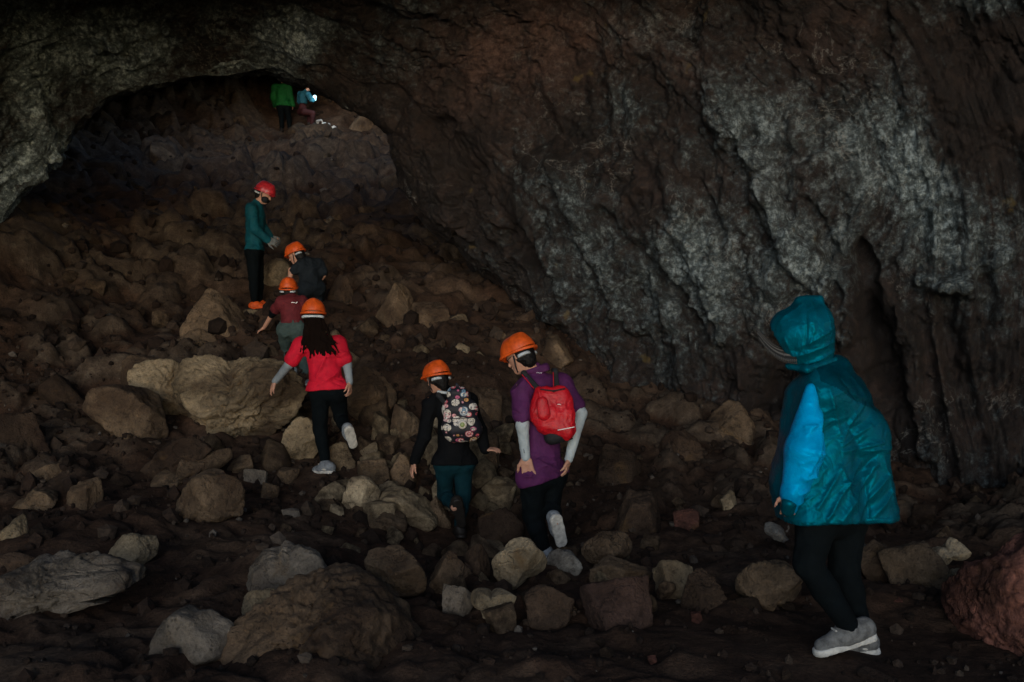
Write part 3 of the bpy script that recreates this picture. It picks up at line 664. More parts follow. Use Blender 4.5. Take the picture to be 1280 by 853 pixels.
def sdf_mesh(prims, h, k=0.03):
    caps = [c for c in prims if c[0] == 'c']
    ext = lambda c: max(c[3], c[4]) * (1.0 if c[6] >= 1 else 1 / c[6])
    lo = np.min([np.minimum(c[1], c[2]) - ext(c) for c in caps], 0) - 3 * h
    hi = np.max([np.maximum(c[1], c[2]) + ext(c) for c in caps], 0) + 3 * h
    n = np.ceil((hi - lo) / h).astype(int) + 1
    F = np.full(n, 0.25)
    ax = [lo[i] + h * np.arange(n[i]) for i in range(3)]
    def region(c, pad):
        a_ = np.floor((np.minimum(c[1], c[2]) - ext(c) - pad - lo) / h).astype(int); b_ = np.ceil((np.maximum(c[1], c[2]) + ext(c) + pad - lo) / h).astype(int) + 1
        a_ = np.clip(a_, 0, n); b_ = np.clip(b_, 0, n)
        return tuple(slice(a_[i], b_[i]) for i in range(3))
    for c in prims:
        if c[0] == 'cut':
            g = np.meshgrid(*ax, indexing='ij', sparse=True)
            d = sum((g[i] - c[1][i]) * c[2][i] for i in range(3)); F = np.maximum(F, d); continue
        kk = c[7] if c[7] is not None else k
        s = region(c, kk + 3 * h)
        g = np.stack(np.meshgrid(ax[0][s[0]], ax[1][s[1]], ax[2][s[2]], indexing='ij'), -1)
        if g.size == 0: continue
        d = _cap(g, c)
        if c[0] == 'sub':
            F[s] = np.maximum(F[s], -d); continue
        o = F[s]
        if kk > 1e-5:
            hh = np.clip(0.5 + 0.5 * (o - d) / kk, 0, 1); F[s] = o * (1 - hh) + d * hh - kk * hh * (1 - hh)
        else: F[s] = np.minimum(o, d)
    ins = F < 0
    c8 = [ins[i:n[0] - 1 + i, j:n[1] - 1 + j, l:n[2] - 1 + l] for i in (0, 1) for j in (0, 1) for l in (0, 1)]
    cnt = sum(c.astype(np.int8) for c in c8); act = (cnt > 0) & (cnt < 8)
    idx = np.full(act.shape, -1, np.int64); ac = np.argwhere(act); idx[act] = np.arange(len(ac))
    acc = np.zeros((len(ac), 3)); m = np.zeros(len(ac))
    for axis in range(3):
        o2 = [x for x in range(3) if x != axis]
        for u in (0, 1):
            for v in (0, 1):
                o0 = np.zeros(3, int); o0[o2[0]] = u; o0[o2[1]] = v; o1 = o0.copy(); o1[axis] = 1
                A_ = F[tuple((ac + o0).T)]; B_ = F[tuple((ac + o1).T)]
                x = (A_ < 0) != (B_ < 0); t = np.where(x, A_ / np.where(x, A_ - B_, 1), 0)
                pt = o0 + (o1 - o0) * t[:, None]; acc += np.where(x[:, None], pt, 0); m += x
    V = lo + h * (ac + acc / m[:, None])
    faces = []
    for axis in range(3):
        a1, a2 = [(1, 2), (2, 0), (0, 1)][axis]
        sl0 = [slice(1, n[i] - 1) for i in range(3)]; sl0[axis] = slice(0, n[axis] - 1); sl1 = list(sl0); sl1[axis] = slice(1, n[axis])
        A_ = ins[tuple(sl0)]; B_ = ins[tuple(sl1)]
        e_ = np.argwhere(A_ != B_); sg = A_[tuple(e_.T)]
        base = e_ + np.array([0 if i == axis else 1 for i in range(3)])
        q = []
        for (u, v) in ((-1, -1), (0, -1), (0, 0), (-1, 0)):
            o = np.zeros(3, int); o[a1] = u; o[a2] = v; q.append(idx[tuple((base + o).T)])
        q = np.stack(q, 1); q[~sg] = q[~sg][:, ::-1]; faces.append(q)
    Fc = np.concatenate(faces); Fc = Fc[(Fc >= 0).all(1)]
    return V, Fc
def vnormals(V, F):
    t = np.cross(V[F[:, 2]] - V[F[:, 0]], V[F[:, 3]] - V[F[:, 1]]); N_ = np.zeros_like(V)
    for i in range(4):
        for a_ in range(3): N_[:, a_] += np.bincount(F[:, i], t[:, a_], len(V))
    return N_ / (np.linalg.norm(N_, axis=1, keepdims=True) + 1e-12)
def grow(name, prims, h, mats, parent, k=0.03, fn=None, label=None, mi=None):
    V, F = sdf_mesh(prims, h, k)
    if fn is not None:
        N_ = vnormals(V, F); V = V + N_ * fn(V, N_)[:, None]
    o = mesh_np(name, V, F, mats, parent, origin=tuple(parent.location) if parent is not None else (0, 0, 0), mi=None if mi is None else mi(V, F))
    if label: o['label'] = label
    return o
def empty(name, loc, label, cat, group=None):
    o = bpy.data.objects.new(name, None); COL.objects.link(o); o.location = tuple(loc); o.empty_display_size = .1
    return tag(o, label, cat, group)
U = lambda v: np.array(v, float) / np.linalg.norm(v)

def mat_cloth(name, col, rough=0.85, weave=260, bump=0.002, var=0.25, spec=0.25, fold=9, folddist=0.012, sheen=0.0):
    k = NT(name); v = k.n('ShaderNodeTexCoord').outputs['Object']
    n1 = k.noise(v, fold, 4, 0.55, 0.6); n2 = k.noise(v, weave, 2, 0.5); n3 = k.noise(v, 30, 5, 0.7)
    c = k.mix(1.0, col, k.ramp(n3, [(0.3, 1 - var), (0.7, 1 + var * .5)]), 'MULTIPLY')
    c = k.mix(1.0, c, k.ramp(k.noise(v, 6, 6, 0.65), [(0.35, .72), (0.6, 1.08)]), 'MULTIPLY')
    b = k.bump(n1, folddist, 0.6); b = k.bump(n2, bump, 0.5, b)
    k.b.inputs['Sheen Weight'].default_value = sheen
    return k.done(c, rough, b, spec)
def mat_plain(name, col, rough=0.4, spec=0.5, dirt=0.2):
    k = NT(name); v = k.n('ShaderNodeTexCoord').outputs['Object']
    n = k.noise(v, 25, 5, 0.65)
    c = k.mix(1.0, col, k.ramp(n, [(0.35, 1 - dirt), (0.6, 1.0)]), 'MULTIPLY')
    return k.done(c, rough, k.bump(k.noise(v, 60, 3), .001, .4), spec)
M_SKIN = mat_plain('skin', (0.42, 0.22, 0.15), 0.6, 0.35, 0.12)
M_HAIR = mat_cloth('black_hair', (0.004, 0.003, 0.0028), 0.6, 400, .003, .3, .2, 40, .01)
M_BLACK = mat_cloth('black_fabric', (0.0028, 0.0048, 0.006), 0.9, spec=.08)
M_HELM = mat_plain('orange_plastic', (0.62, 0.085, 0.009), 0.5, 0.35, 0.35)
M_STRAP = mat_plain('pale_strap', (0.42, 0.46, 0.48), 0.6, 0.3, .3)
M_DSTRAP = mat_plain('dark_strap', (0.016, 0.017, 0.019), 0.7, 0.15)
M_SHOEW = mat_plain('grey_shoe_fabric', (0.20, 0.22, 0.24), 0.7, .3, .5)
M_SHOEM = mat_plain('grey_mesh_shoe', (0.15, 0.15, 0.145), .8, .3, .6)
M_SOLE = mat_plain('pale_shoe_sole', (0.55, 0.53, 0.48), 0.6, .3, .45)
M_SHOED = mat_plain('dark_boot_leather', (0.015, 0.012, 0.010), 0.6, .3, .5)

def frame(fwd, up=(0, 0, 1)):
    f = U(fwd); r = U(np.cross(f, up)); u = np.cross(r, f); return f, r, u
def hand_prims(w, d, nrm, side, curl=0.25, spread=0.12, s=1.0, k=0.006):
    """w wrist, d direction of the hand, nrm back-of-hand normal, side: +1 when the thumb leaves towards d x nrm"""
    d = U(d); nrm = U(np.array(nrm) - d * (np.dot(nrm, d))); t = np.cross(d, nrm) * side
    P_ = []
    P_.append(C(w, w + d * .035 * s, .026 * s, .030 * s, nrm, 1.5, .01))
    P_.append(C(w + d * .03 * s + t * .014 * s, w + d * .080 * s + t * .020 * s, .026 * s, .022 * s, nrm, 1.9, .012))
    P_.append(C(w + d * .03 * s - t * .014 * s, w + d * .075 * s - t * .022 * s, .026 * s, .020 * s, nrm, 1.9, .012))
    for off, L, ang in ((.030, .072, 1.0), (.010, .080, .33), (-.011, .074, -.33), (-.031, .058, -1.0)):
        base = w + d * (.082 - abs(off) * .15) * s + t * off * s
        dd = U(d + t * ang * spread); p = base; c_ = 0.0; r = .0088 * s
        for seg_, (fr, rr) in enumerate(((.45, .0082), (.31, .0075), (.24, .0064))):
            c_ += curl * (0.6 + 0.5 * seg_)
            dn = U(dd * math.cos(c_) - nrm * math.sin(c_)); q = p + dn * L * fr * s
            P_.append(C(p, q, r, rr * s, k=k)); p = q; r = rr * s
    b0 = w + d * .02 * s + t * .028 * s; d1 = U(d * .75 + t * .75 - nrm * .15); p1 = b0 + d1 * .040 * s; d2 = U(d * .95 + t * .35 - nrm * .25)
    P_ += [C(b0 - d1 * .01, p1, .014 * s, .0105 * s, k=.01), C(p1, p1 + d2 * .030 * s, .0105 * s, .0085 * s, k=k), C(p1 + d2 * .030 * s, p1 + U(d2 - nrm * .2) * .052 * s, .0085 * s, .007 * s, k=k)]
    return P_
def head_prims(c, hf, s=1.0):
    """c head centre, hf face direction (may be tilted)"""
    f, r, u = frame(hf)
    g = lambda a, b, cc: c + (f * a + r * b + u * cc) * s
    P_ = [C(g(-.015, 0, .035), g(.012, 0, .03), .092 * s, .088 * s, r, 1.18), C(g(.02, 0, -.02), g(.045, 0, -.075), .068 * s, .045 * s, r, 1.05),
          C(g(.085, 0, .012), g(.108, 0, -.022), .012 * s, .015 * s, k=.012), C(g(.108, -.010, -.026), g(.108, .010, -.026), .010 * s, .010 * s, k=.010),
          C(g(.078, -.032, .028), g(.078, .032, .028), .016 * s, .016 * s, k=.015),                # brow
          C(g(.088, -.018, -.055), g(.088, .018, -.055), .009 * s, .009 * s, k=.008), C(g(.083, -.012, -.068), g(.083, .012, -.068), .009 * s, .009 * s, k=.008),   # lips
          C(g(.072, 0, -.092), g(.060, 0, -.100), .020 * s, .018 * s, k=.02)]
    for sd in (-1, 1):
        P_ += [C(g(-.005, .083 * sd, .012), g(-.012, .087 * sd, -.018), .018 * s, .013 * s, r, 2.0, .010), SUB(C(g(.100, .030 * sd, .006), g(.100, .030 * sd, .006), .014 * s, .014 * s)),
               C(g(.076, .030 * sd, .006), g(.076, .030 * sd, .006), .013 * s, .013 * s, k=.003)]
    return P_
def foot_dir(an, toe): return U(np.array(toe) - np.array(an))

def body_prims(J, s=1.0, head=True, curl=(.3, .3)):
    """J joints: head hf neck chest shL shR elL elR wrL wrR hdL hdR pelvis hipL hipR knL knR anL anR"""
    F_ = J['fwd']; P_ = []
    P_ += [C(J['hipL'], J['hipR'], .085 * s, .085 * s, F_, 1.05), C(J['pelvis'], J['chest'], .095 * s, .105 * s, F_, 1.25, .05),
           C(J['shL'], J['shR'], .045 * s, .045 * s, F_, 1.05, .04), C(J['chest'], J['neck'], .085 * s, .055 * s, F_, 1.25, .04),
           C(J['neck'], J['head'] - frame(J['hf'])[2] * .05, .058 * s, .052 * s, k=.02)]
    P_ += head_prims(J['head'], J['hf'], s)
    for q in 'LR':
        P_ += [C(J['sh' + q], J['el' + q], .040 * s, .037 * s, k=.02), C(J['el' + q], J['wr' + q], .039 * s, .026 * s, k=.015),
               C(J['hip' + q], J['kn' + q], .078 * s, .054 * s, k=.03), C(J['kn' + q], J['an' + q], .056 * s, .036 * s, k=.02)]
        md = J['kn' + q] * .68 + J['an' + q] * .32; fl = U(np.cross(J['an' + q] - J['kn' + q], np.cross(F_, (0, 0, 1))))
        P_ += [C(md, md + (J['an' + q] - J['kn' + q]) * .1, .050 * s, .045 * s, k=.03)]
        P_ += hand_prims(J['wr' + q], J['hd' + q][0], J['hd' + q][1], J['hd' + q][2], J['hd' + q][3] if len(J['hd' + q]) > 3 else .3, s=s * (J['hd' + q][4] if len(J['hd' + q]) > 4 else 1), spread=J['hd' + q][5] if len(J['hd' + q]) > 5 else .12)
        if 'ft' + q in J:
            h_, t_, n_f = (np.array(z, float) for z in J['ft' + q]); n_f = U(n_f); fm_ = h_ * .4 + t_ * .6 - n_f * .042
            P_ += [C(J['an' + q], h_ * .8 + t_ * .2 - n_f * .045, .032 * s, .026 * s, k=.02), C(h_ * .8 + t_ * .2 - n_f * .045, fm_, .026 * s, .022 * s, k=.02)]
    return P_
def folds(scale, amp, seed, stretch=(1, 1, 1), ridged=True):
    st = np.array(stretch)
    return lambda V, N_: fbm((V + fbm(V * 3, 2, seed)[:, None] * .08) * st * scale, 4, seed, ridged=ridged) * amp
def creases(lines, Y0, base=None, rnd=None, seed=0):
    """sharp-crested cloth folds along lines given as (x0, y0, x1, y1, width m, height m)"""
    L = list(lines)
    if rnd:
        rg = np.random.RandomState(seed)
        for (n, x0, y0, x1, y1, ang, sp, ln, w, A) in rnd:
            for i in range(n):
                x, y, a_, l_ = rg.uniform(x0, x1), rg.uniform(y0, y1), math.radians(ang + rg.uniform(-sp, sp)), ln * rg.uniform(.5, 1.3)
                L.append((x - math.cos(a_) * l_ / 2, y + math.sin(a_) * l_ / 2, x + math.cos(a_) * l_ / 2, y - math.sin(a_) * l_ / 2, w * rg.uniform(.7, 1.3), A * rg.uniform(.5, 1.2) * (1 if rg.uniform() < .72 else -.8)))
    def fn(V, N_):
        d = 0 if base is None else base(V, N_)
        wx = V[:, 0] + fbm(V * 7, 2, 77) * .012; wz = V[:, 2] + fbm(V * 7, 2, 78) * .012
        out = np.zeros(len(V))
        for (x0, y0, x1, y1, w, A) in L:
            p = PX(x0, y0, Y0); q = PX(x1, y1, Y0); ex_, ez = q[0] - p[0], q[2] - p[2]; l2 = ex_ * ex_ + ez * ez + 1e-9
            t = ((wx - p[0]) * ex_ + (wz - p[2]) * ez) / l2; tc = np.clip(t, 0, 1)
            dd = np.hypot(wx - p[0] - tc * ex_, wz - p[2] - tc * ez)
            out += A * np.exp(-dd / w) * np.sin(np.pi * np.clip(t * .9 + .05, 0, 1)) ** .5 * (t > 0) * (t < 1)
        return d + out * np.clip(.25 - N_[:, 1], 0, 1)
    return fn
def shirt_prims(J, s, g, arm='short', hem=None, loose=.02, bell=0.0):
    F_ = J['fwd']; ex_ = g
    P_ = [C(J['pelvis'], J['chest'], (.125 + bell) * s + ex_, .135 * s + ex_, F_, 1.22, .06), C(J['shL'], J['shR'], .068 * s + ex_, .068 * s + ex_, F_, 1.1, .06),
          C(J['chest'], J['neck'], .11 * s + ex_, .066 * s, F_, 1.2, .05), C(J['hipL'], J['hipR'], .105 * s + ex_ + bell, .105 * s + ex_ + bell, F_, 1.08, .05)]
    for q in 'LR':
        if arm == 'short': e_ = J['sh' + q] + (J['el' + q] - J['sh' + q]) * .72; P_ += [C(J['sh' + q], e_, .062 * s + ex_, .060 * s + ex_)]
        else: P_ += [C(J['sh' + q], J['el' + q], .058 * s + ex_, .048 * s + ex_), C(J['el' + q], J['wr' + q], .048 * s + ex_, .036 * s + ex_ * .8, k=.015)]
    if hem is not None: P_ += [CUT(hem[0], hem[1])]
    P_ += [CUT(J['neck'] + (J['head'] - J['neck']) * .30, J['head'] - J['neck'])]
    return P_
def trouser_prims(J, s, g, cuff=.96, waist=None):
    F_ = J['fwd']; P_ = [C(J['hipL'], J['hipR'], .105 * s + g, .105 * s + g, F_, 1.05), C(J['pelvis'], J['pelvis'] + (J['chest'] - J['pelvis']) * .25, .118 * s + g, .115 * s + g, F_, 1.15, .05)]
    for q in 'LR':
        an = J['kn' + q] + (J['an' + q] - J['kn' + q]) * cuff; md = J['kn' + q] * .62 + an * .38
        P_ += [C(J['hip' + q], J['kn' + q], .095 * s + g, .066 * s + g, k=.03), C(J['kn' + q], md, .064 * s + g, .058 * s + g, k=.02), C(md, an, .058 * s + g, .041 * s + g, k=.02)]
    return P_
def helmet(J, parent, col, s=1.0, h=.007, peak=True, name='helmet', strap=True, lamp=True):
    f, r, u = frame(J['hf']); c = J['head'] + u * .035 * s
    g = lambda a, b, cc: c + (f * a + r * b + u * cc) * s
    P_ = [C(g(-.022, 0, .012), g(.022, 0, .012), .128 * s, .122 * s, r, 1.12), C(g(-.08, 0, .10), g(.06, 0, .108), .030 * s, .028 * s, k=.03),
          C(g(-.02, .05, .100), g(.06, .045, .092), .018 * s, .014 * s, k=.02), C(g(-.02, -.05, .100), g(.06, -.045, .092), .018 * s, .014 * s, k=.02)]
    P_ += [CUT(g(0, 0, -.012), -u - f * .10), SUB(C(g(-.018, 0, -.03), g(.018, 0, -.03), .122 * s, .118 * s, r, 1.12))]
    hm = grow(name, P_, h, col, parent, .015)
    # brim and short peak
    P_ = [C(g(-.024 + .0, 0, -.002), g(.026, 0, -.004), .139 * s, .134 * s, r, 1.1), C(g(.10, -.045, -.006), g(.10, .045, -.006), .05 * s, .05 * s, u, 3.5, .03) if peak else C(g(.02, 0, 0), g(.02, 0, 0), .1 * s)]
    P_ += [CUT(g(0, 0, .006), u - f * .10), CUT(g(0, 0, -.016), -u + f * .10), SUB(C(g(-.022, 0, -.008), g(.022, 0, -.008), .124 * s, .119 * s, r, 1.12))]
    br = mesh_brim = grow('brim', P_, h * .8, col, hm, .01); br.location = (0, 0, 0)
    fix(br, parent)
    if strap:
        P_ = [C(g(-.062, -.055, -.055), g(-.062, .055, -.055), .054 * s, .054 * s, f, 1.0), CUT(g(0, 0, -.038), u), CUT(g(0, 0, -.062), -u), CUT(g(-.03, 0, 0), f)]
        st = grow('head_band', P_, h * .8, M_STRAP, hm, .01); fix(st, parent)
        for sd in (-1, 1):
            st = grow('chin_strap', [C(g(-.0, .094 * sd, -.03), g(.03, .075 * sd, -.105), .008 * s, .006 * s), C(g(.03, .075 * sd, -.105), g(.055, .03 * sd, -.142), .006 * s)], h * .7, M_DSTRAP, hm, .004); fix(st, parent)
    return hm
def fix(o, root):
    """mesh written in root coordinates, parented one level deeper (the part sits at the root's origin)"""
    me = o.data; n = len(me.vertices); co = np.empty(n * 3); me.vertices.foreach_get('co', co)
    # grow() used parent.location as the origin; a part has location 0 under its root, so subtract the root's
    co = co.reshape(-1, 3) - np.array(root.location[:]); me.vertices.foreach_set('co', co.ravel()); me.update()
def part(name, prims, h, mats, part_parent, root, k=.03, fn=None, label=None):
    V, F = sdf_mesh(prims, h, k)
    if fn is not None: N_ = vnormals(V, F); V = V + N_ * fn(V, N_)[:, None]
    o = mesh_np(name, V, F, mats, part_parent, origin=tuple(root.location))
    if label: o['label'] = label
    return o
def shoe(J, q, parent, s, h, up, sole_mat, up_mat, dirv=None, label=None, thick=1.0):
    an = J['an' + q]; d = U(J['to' + q] - an); 
    ft = J['ft' + q]                     # (heel point, toe point, sole normal pointing down)
    heel, toe, dn = np.array(ft[0]), np.array(ft[1]), U(ft[2]); fd = U(toe - heel); dn = U(dn - fd * (dn @ fd)); L = np.linalg.norm(toe - heel); sd = np.cross(fd, dn)
    a_ = heel - dn * .05 * s + fd * L * .12; b_ = heel + fd * L * .50 - dn * .045 * s; c_ = heel + fd * L * .84 - dn * .033 * s
    pr = [C(a_, b_, .040 * s, .043 * s, k=.03), C(b_, c_, .043 * s, .034 * s, k=.03), C(a_ + dn * -.01 * s + fd * .01, an - fd * 0.0, .038 * s, .043 * s, k=.04),
          C(b_, b_ - dn * .028 * s - fd * .03, .036 * s, .036 * s, k=.03)]
    sh = grow('shoe', pr + [CUT(heel - dn * .020 * s, dn)], h, up_mat, parent, .03, folds(30, .003, 5), label)
    so = [C(heel - dn * .012 * s + fd * L * .14, heel - dn * .012 * s + fd * L * .45, .046 * s, .040 * s), C(heel - dn * .012 * s + fd * L * .45, heel - dn * .012 * s + fd * L * .86, .044 * s, .042 * s),
          CUT(heel - dn * .030 * s, -dn), CUT(heel, dn)]
    part('sole', so, h, sole_mat, sh, parent, .02)
    lace = [C(b_ - dn * (.046 - i * .001) * s + fd * (i * .022 - .03) - sd * .022, b_ - dn * (.046 - i * .001) * s + fd * (i * .022 - .03) + sd * .022, .0055 * s) for i in range(4)]
    part('laces', lace, h * .8, sole_mat, sh, parent, .002)
    # coloured panels on both sides
    pn = [C(heel + fd * L * .2 - dn * .04 * s + sd * .040 * q_, heel + fd * L * .62 - dn * .046 * s + sd * .036 * q_, .012 * s, .009 * s) for q_ in (-1, 1)]
    part('side_stripe', pn, h * .8, sole_mat, sh, parent, .002)
    return sh
def joints(Y0, pts, fwd, hf):
    J = {k_: PX(v[0], v[1], Y0 + (v[2] if len(v) > 2 else 0)) for k_, v in pts.items()}
    J['fwd'] = U(fwd); J['hf'] = U(hf)
    J['hipL'] = J.get('hipL'); return J
def hemY(J, px, py, Y): return PX(px, py, Y)

# ================================================================== the hooded person in the rain jacket
M_JACKET = mat_cloth('teal_nylon', (0.0, 0.054, 0.078), 0.5, 300, .001, .12, .08, 6, .03)
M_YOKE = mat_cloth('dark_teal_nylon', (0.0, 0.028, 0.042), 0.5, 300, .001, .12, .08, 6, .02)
M_BLUE = mat_cloth('bright_blue_nylon', (0.0, 0.24, 0.50), 0.45, 300, .001, .12, .14, 7, .025)
for m_, tc in ((M_JACKET, (0, .5, .8)), (M_YOKE, (0, .4, .6)), (M_BLUE, (0, .5, 1))):
    b_ = m_.node_tree.nodes['Principled BSDF']; b_.inputs['Specular Tint'].default_value = (*tc, 1); b_.inputs['Specular IOR Level'].default_value = .6 if m_ is not M_YOKE else .35; b_.inputs['Roughness'].default_value = .36
def hooded():
    Y0 = 4.85
    J = joints(Y0, dict(head=(1008, 418, 0), neck=(1025, 462, 0), chest=(1045, 510, .02), shL=(1022, 490, -.11), shR=(1062, 488, .17), elL=(1008, 560, -.20), elR=(1050, 560, .22),
        wrL=(987, 616, -.20), wrR=(1000, 620, .22), pelvis=(1042, 625, 0), hipL=(1022, 645, -.09), hipR=(1058, 645, .09), knL=(1010, 705, -.10), knR=(1055, 712, .08), anL=(1066, 790, -.07), anR=(1078, 790, .12)),
        (-.85, .5, 0), (-.86, .42, -.28))
    J['hdL'] = (U((-.1, 0, -1)), (-.3, -1, 0), 1, .5, .85); J['hdR'] = (U((-.5, 0, -.8)), (0, 1, 0), -1, .35)
    J['toL'] = PX(1035, 808, Y0 - .06); J['toR'] = PX(1060, 808, Y0 + .14)
    J['ftL'] = (PX(1094, 797, Y0 - .04), PX(1018, 821, Y0 - .09), (-.22, 0, -1)); J['ftR'] = (PX(1096, 818, Y0 + .13), PX(1040, 821, Y0 + .20), (0, 0, -1))
    base = PX(1060, 820, Y0)
    r = empty('person', base, 'person in hooded teal rain jacket with a bright blue sleeve, black leggings, standing at right', 'person')
    s = 1.0
    grow('body', body_prims(J, s), .0075, M_SKIN, r, .03)
    grow('leggings', trouser_prims(J, s * .97,   .006, .95), .0085, M_BLACK, r, .03, folds(14, .006, 2, (1, 1, .6)))
    f, rr, u = frame(J['hf'])
    # jacket: wide shell over a small bag on the back
    F_ = J['fwd']; jb = [C(PX(1026, 466, Y0), PX(1045, 462, Y0 + .02), .062, .07, k=.05),
          C(PX(1030, 492, Y0 - .10), PX(1052, 492, Y0 + .16), .092, .10, k=.07), C(PX(1036, 500, Y0), PX(1022, 640, Y0), .155, .175, k=.08),
          C(PX(1062, 505, Y0), PX(1078, 545, Y0), .100, .110, k=.08), C(PX(1078, 545, Y0), PX(1086, 662, Y0), .110, .145, k=.07),
          C(PX(1010, 500, Y0 + .04), PX(1004, 600, Y0 + .0), .115, .148, k=.06), C(PX(1004, 600, Y0), PX(1012, 662, Y0 + .0), .148, .145, k=.06), C(PX(1024, 482, Y0 - .09), PX(1016, 530, Y0 - .10), .070, .080, k=.05),
          C(PX(1006, 560, Y0 - .08), PX(1014, 662, Y0 - .12), .10, .125, k=.05), C(PX(1035, 560, Y0 - .08), PX(1040, 662, Y0 - .12), .10, .13, k=.05),
          C(J['shR'], J['elR'], .08, .075, k=.05), C(J['elR'], J['wrR'], .07, .055, k=.03),
          CUT(PX(1040, 645, Y0), (-.02, 0, -1))]
    def jf(V, N_):
        q = V @ np.array([[.9, 0, .45], [0, 1, 0], [-.45, 0, .9]]) ; q = V.copy()
        a_ = V[:, 0] * .72 - V[:, 2] * .70; b_ = V[:, 0] * .70 + V[:, 2] * .72
        w = fbm(np.stack([a_ * 10, b_ * 1.6, V[:, 1] * 3], 1) + fbm(V * 2.2, 2, 3)[:, None] * .9, 3, 7, gain=.4, ridged=True)
        hang = fbm(np.stack([V[:, 0] * 9, V[:, 1] * 9, V[:, 2] * 1.2], 1), 3, 9)
        t = np.clip((PX(0, 520, Y0)[2] - V[:, 2]) / .35, 0, 1)
        sh_ = fbm(np.stack([(V[:, 0] * .6 - V[:, 2] * .8) * 22, (V[:, 0] * .8 + V[:, 2] * .6) * 3.5, V[:, 1] * 5], 1) + fbm(V * 3, 2, 13)[:, None] * 1.2, 3, 17, gain=.4, ridged=True)
        return w * .007 * (.6 + .5 * t) + hang * .010 * t + sh_ * .003
    yz = lambda x, z: z - PX(0, 500, Y0)[2] + (x - PX(1060, 0, Y0)[0]) * .52
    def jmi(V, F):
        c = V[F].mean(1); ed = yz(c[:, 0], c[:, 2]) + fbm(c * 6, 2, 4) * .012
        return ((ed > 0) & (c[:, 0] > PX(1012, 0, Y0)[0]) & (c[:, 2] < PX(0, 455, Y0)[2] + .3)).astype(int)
    jl = [(1034,548,1058,510,.011,.016),(1036,552,1078,526,.010,.016),(1036,560,1096,548,.012,.015),(1034,575,1052,632,.012,.012),(1012,642,1064,570,.013,.018),(1030,643,1086,574,.013,.020),
          (1052,643,1102,588,.013,.018),(1080,643,1114,600,.012,.014),(1002,628,1036,578,.012,.016),(1042,520,1062,556,.010,-.014),(1046,600,1090,560,.012,-.014),(1066,499,1112,519,.005,-.010),(1035,470,1060,500,.005,-.008),
          (1000,470,1012,486,.008,.010),(1020,480,1034,540,.010,.016),(1060,560,1110,556,.010,.013),(1092,560,1112,640,.012,.012),(1070,600,1076,643,.010,-.012)]
    jf = creases(jl, Y0, jf, [(22, 1000, 500, 1110, 635, 50, 40, 34, .007, .007), (10, 1050, 460, 1090, 500, -40, 25, 22, .007, .004)], 3)
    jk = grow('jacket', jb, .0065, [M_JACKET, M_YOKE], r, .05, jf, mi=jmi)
    # seam and hem cord
    part('hem_band', [c for c in jb if c[0] == 'c'][2:9] + [CUT(PX(1040, 641.5, Y0), (-.02, 0, 1)), CUT(PX(1040, 646.2, Y0), (-.02, 0, -1))], .009, M_JACKET, jk, r, .06, lambda V, N_: jf(V, N_) + .002)
    # near sleeve: teal shoulder, bright blue from the upper arm down
    wf = folds(7, .004, 21, (.7, .5, 1.8))
    sl = [C(PX(1014, 486, Y0 - .160), PX(1006, 563, Y0 - .20), .026, .092, k=.01), C(PX(1006, 563, Y0 - .19), PX(990, 618, Y0 - .20), .092, .050, k=.02), C(PX(990, 618, Y0 - .20), PX(987, 634, Y0 - .195), .050, .036, k=.02)]
    wf = creases([(1015,495,998,562,.010,.020),(1020,515,1026,574,.008,.018),(984,592,1024,574,.009,.022),(980,608,1018,592,.008,.020),(980,620,1010,607,.007,.016),(1010,535,986,590,.009,.020),(1012,545,1020,590,.008,-.016),(998,575,990,625,.008,.014)], Y0, wf, [(14,985,520,1025,620,30,60,24,.006,.013)], 9)
    sv = grow('sleeve', sl, .0075, M_BLUE, r, .04, wf, 'bright blue sleeve')
    part('cuff', [C(PX(986, 630, Y0 - .215), PX(985, 637, Y0 - .205), .038, .034, k=.0)], .006, M_JACKET, sv, r, .0)
    # hood
    hc = J['head']; g = lambda a, b, c: hc + f * a + rr * b + u * c
    hp = [C(g(-.02, 0, .045), g(.06, 0, .04), .112, .108, rr, 1.0), C(g(-.01, 0, -.03), PX(1018, 452, Y0), .105, .078, k=.05), C(PX(1024, 374, Y0), PX(1000, 376, Y0), .016, .016, k=.06),
          C(PX(1022, 400, Y0), PX(1024, 435, Y0), .055, .06, k=.05), C(PX(990, 420, Y0 - .01), PX(1004, 448, Y0), .075, .07, k=.04), SUB(C(g(.05, 0, .02), g(.20, 0, -.02), .092, .10, rr, 1.1)), CUT(g(.155, 0, 0), f)]
    hf_ = creases([(984,446,1038,424,.010,.013),(988,434,1038,408,.009,.010),(972,405,1000,378,.008,.010),(1000,454,1040,436,.008,.012),(1022,370,1030,412,.007,.010),(1002,372,996,440,.004,-.008),(975,420,990,448,.008,.010)], Y0, folds(9, .004, 31, (1.6, 1, .7)),
                  [(12, 975, 385, 1035, 445, 20, 60, 22, .006, .006)], 5)
    hd = grow('hood', hp, .006, M_JACKET, r, .05, hf_)
    part('hood_edge', [C(PX(985, 458, Y0 - .05), PX(1008, 462, Y0 - .12), .014, .016), C(PX(1008, 462, Y0 - .12), PX(1044, 450, Y0 - .03), .016, .014)], .006, M_JACKET, hd, r, .02, folds(30, .004, 3))
    # striped cap brim poking out in front of the hood
    k = NT('striped_brim'); v = k.n('ShaderNodeTexCoord').outputs['UV']
    wv = k.n('ShaderNodeTexWave', bands_direction='Y'); wv.inputs['Scale'].default_value = 2.1; wv.inputs['Distortion'].default_value = 0.6; k.L(v, wv.inputs['Vector'])
    M_BRIM = k.done(k.ramp(wv.outputs[1], [(.50, (.018, .018, .017)), (.78, (.13, .125, .115))]), .8)
    nu, nv = 24, 14; Vb = []
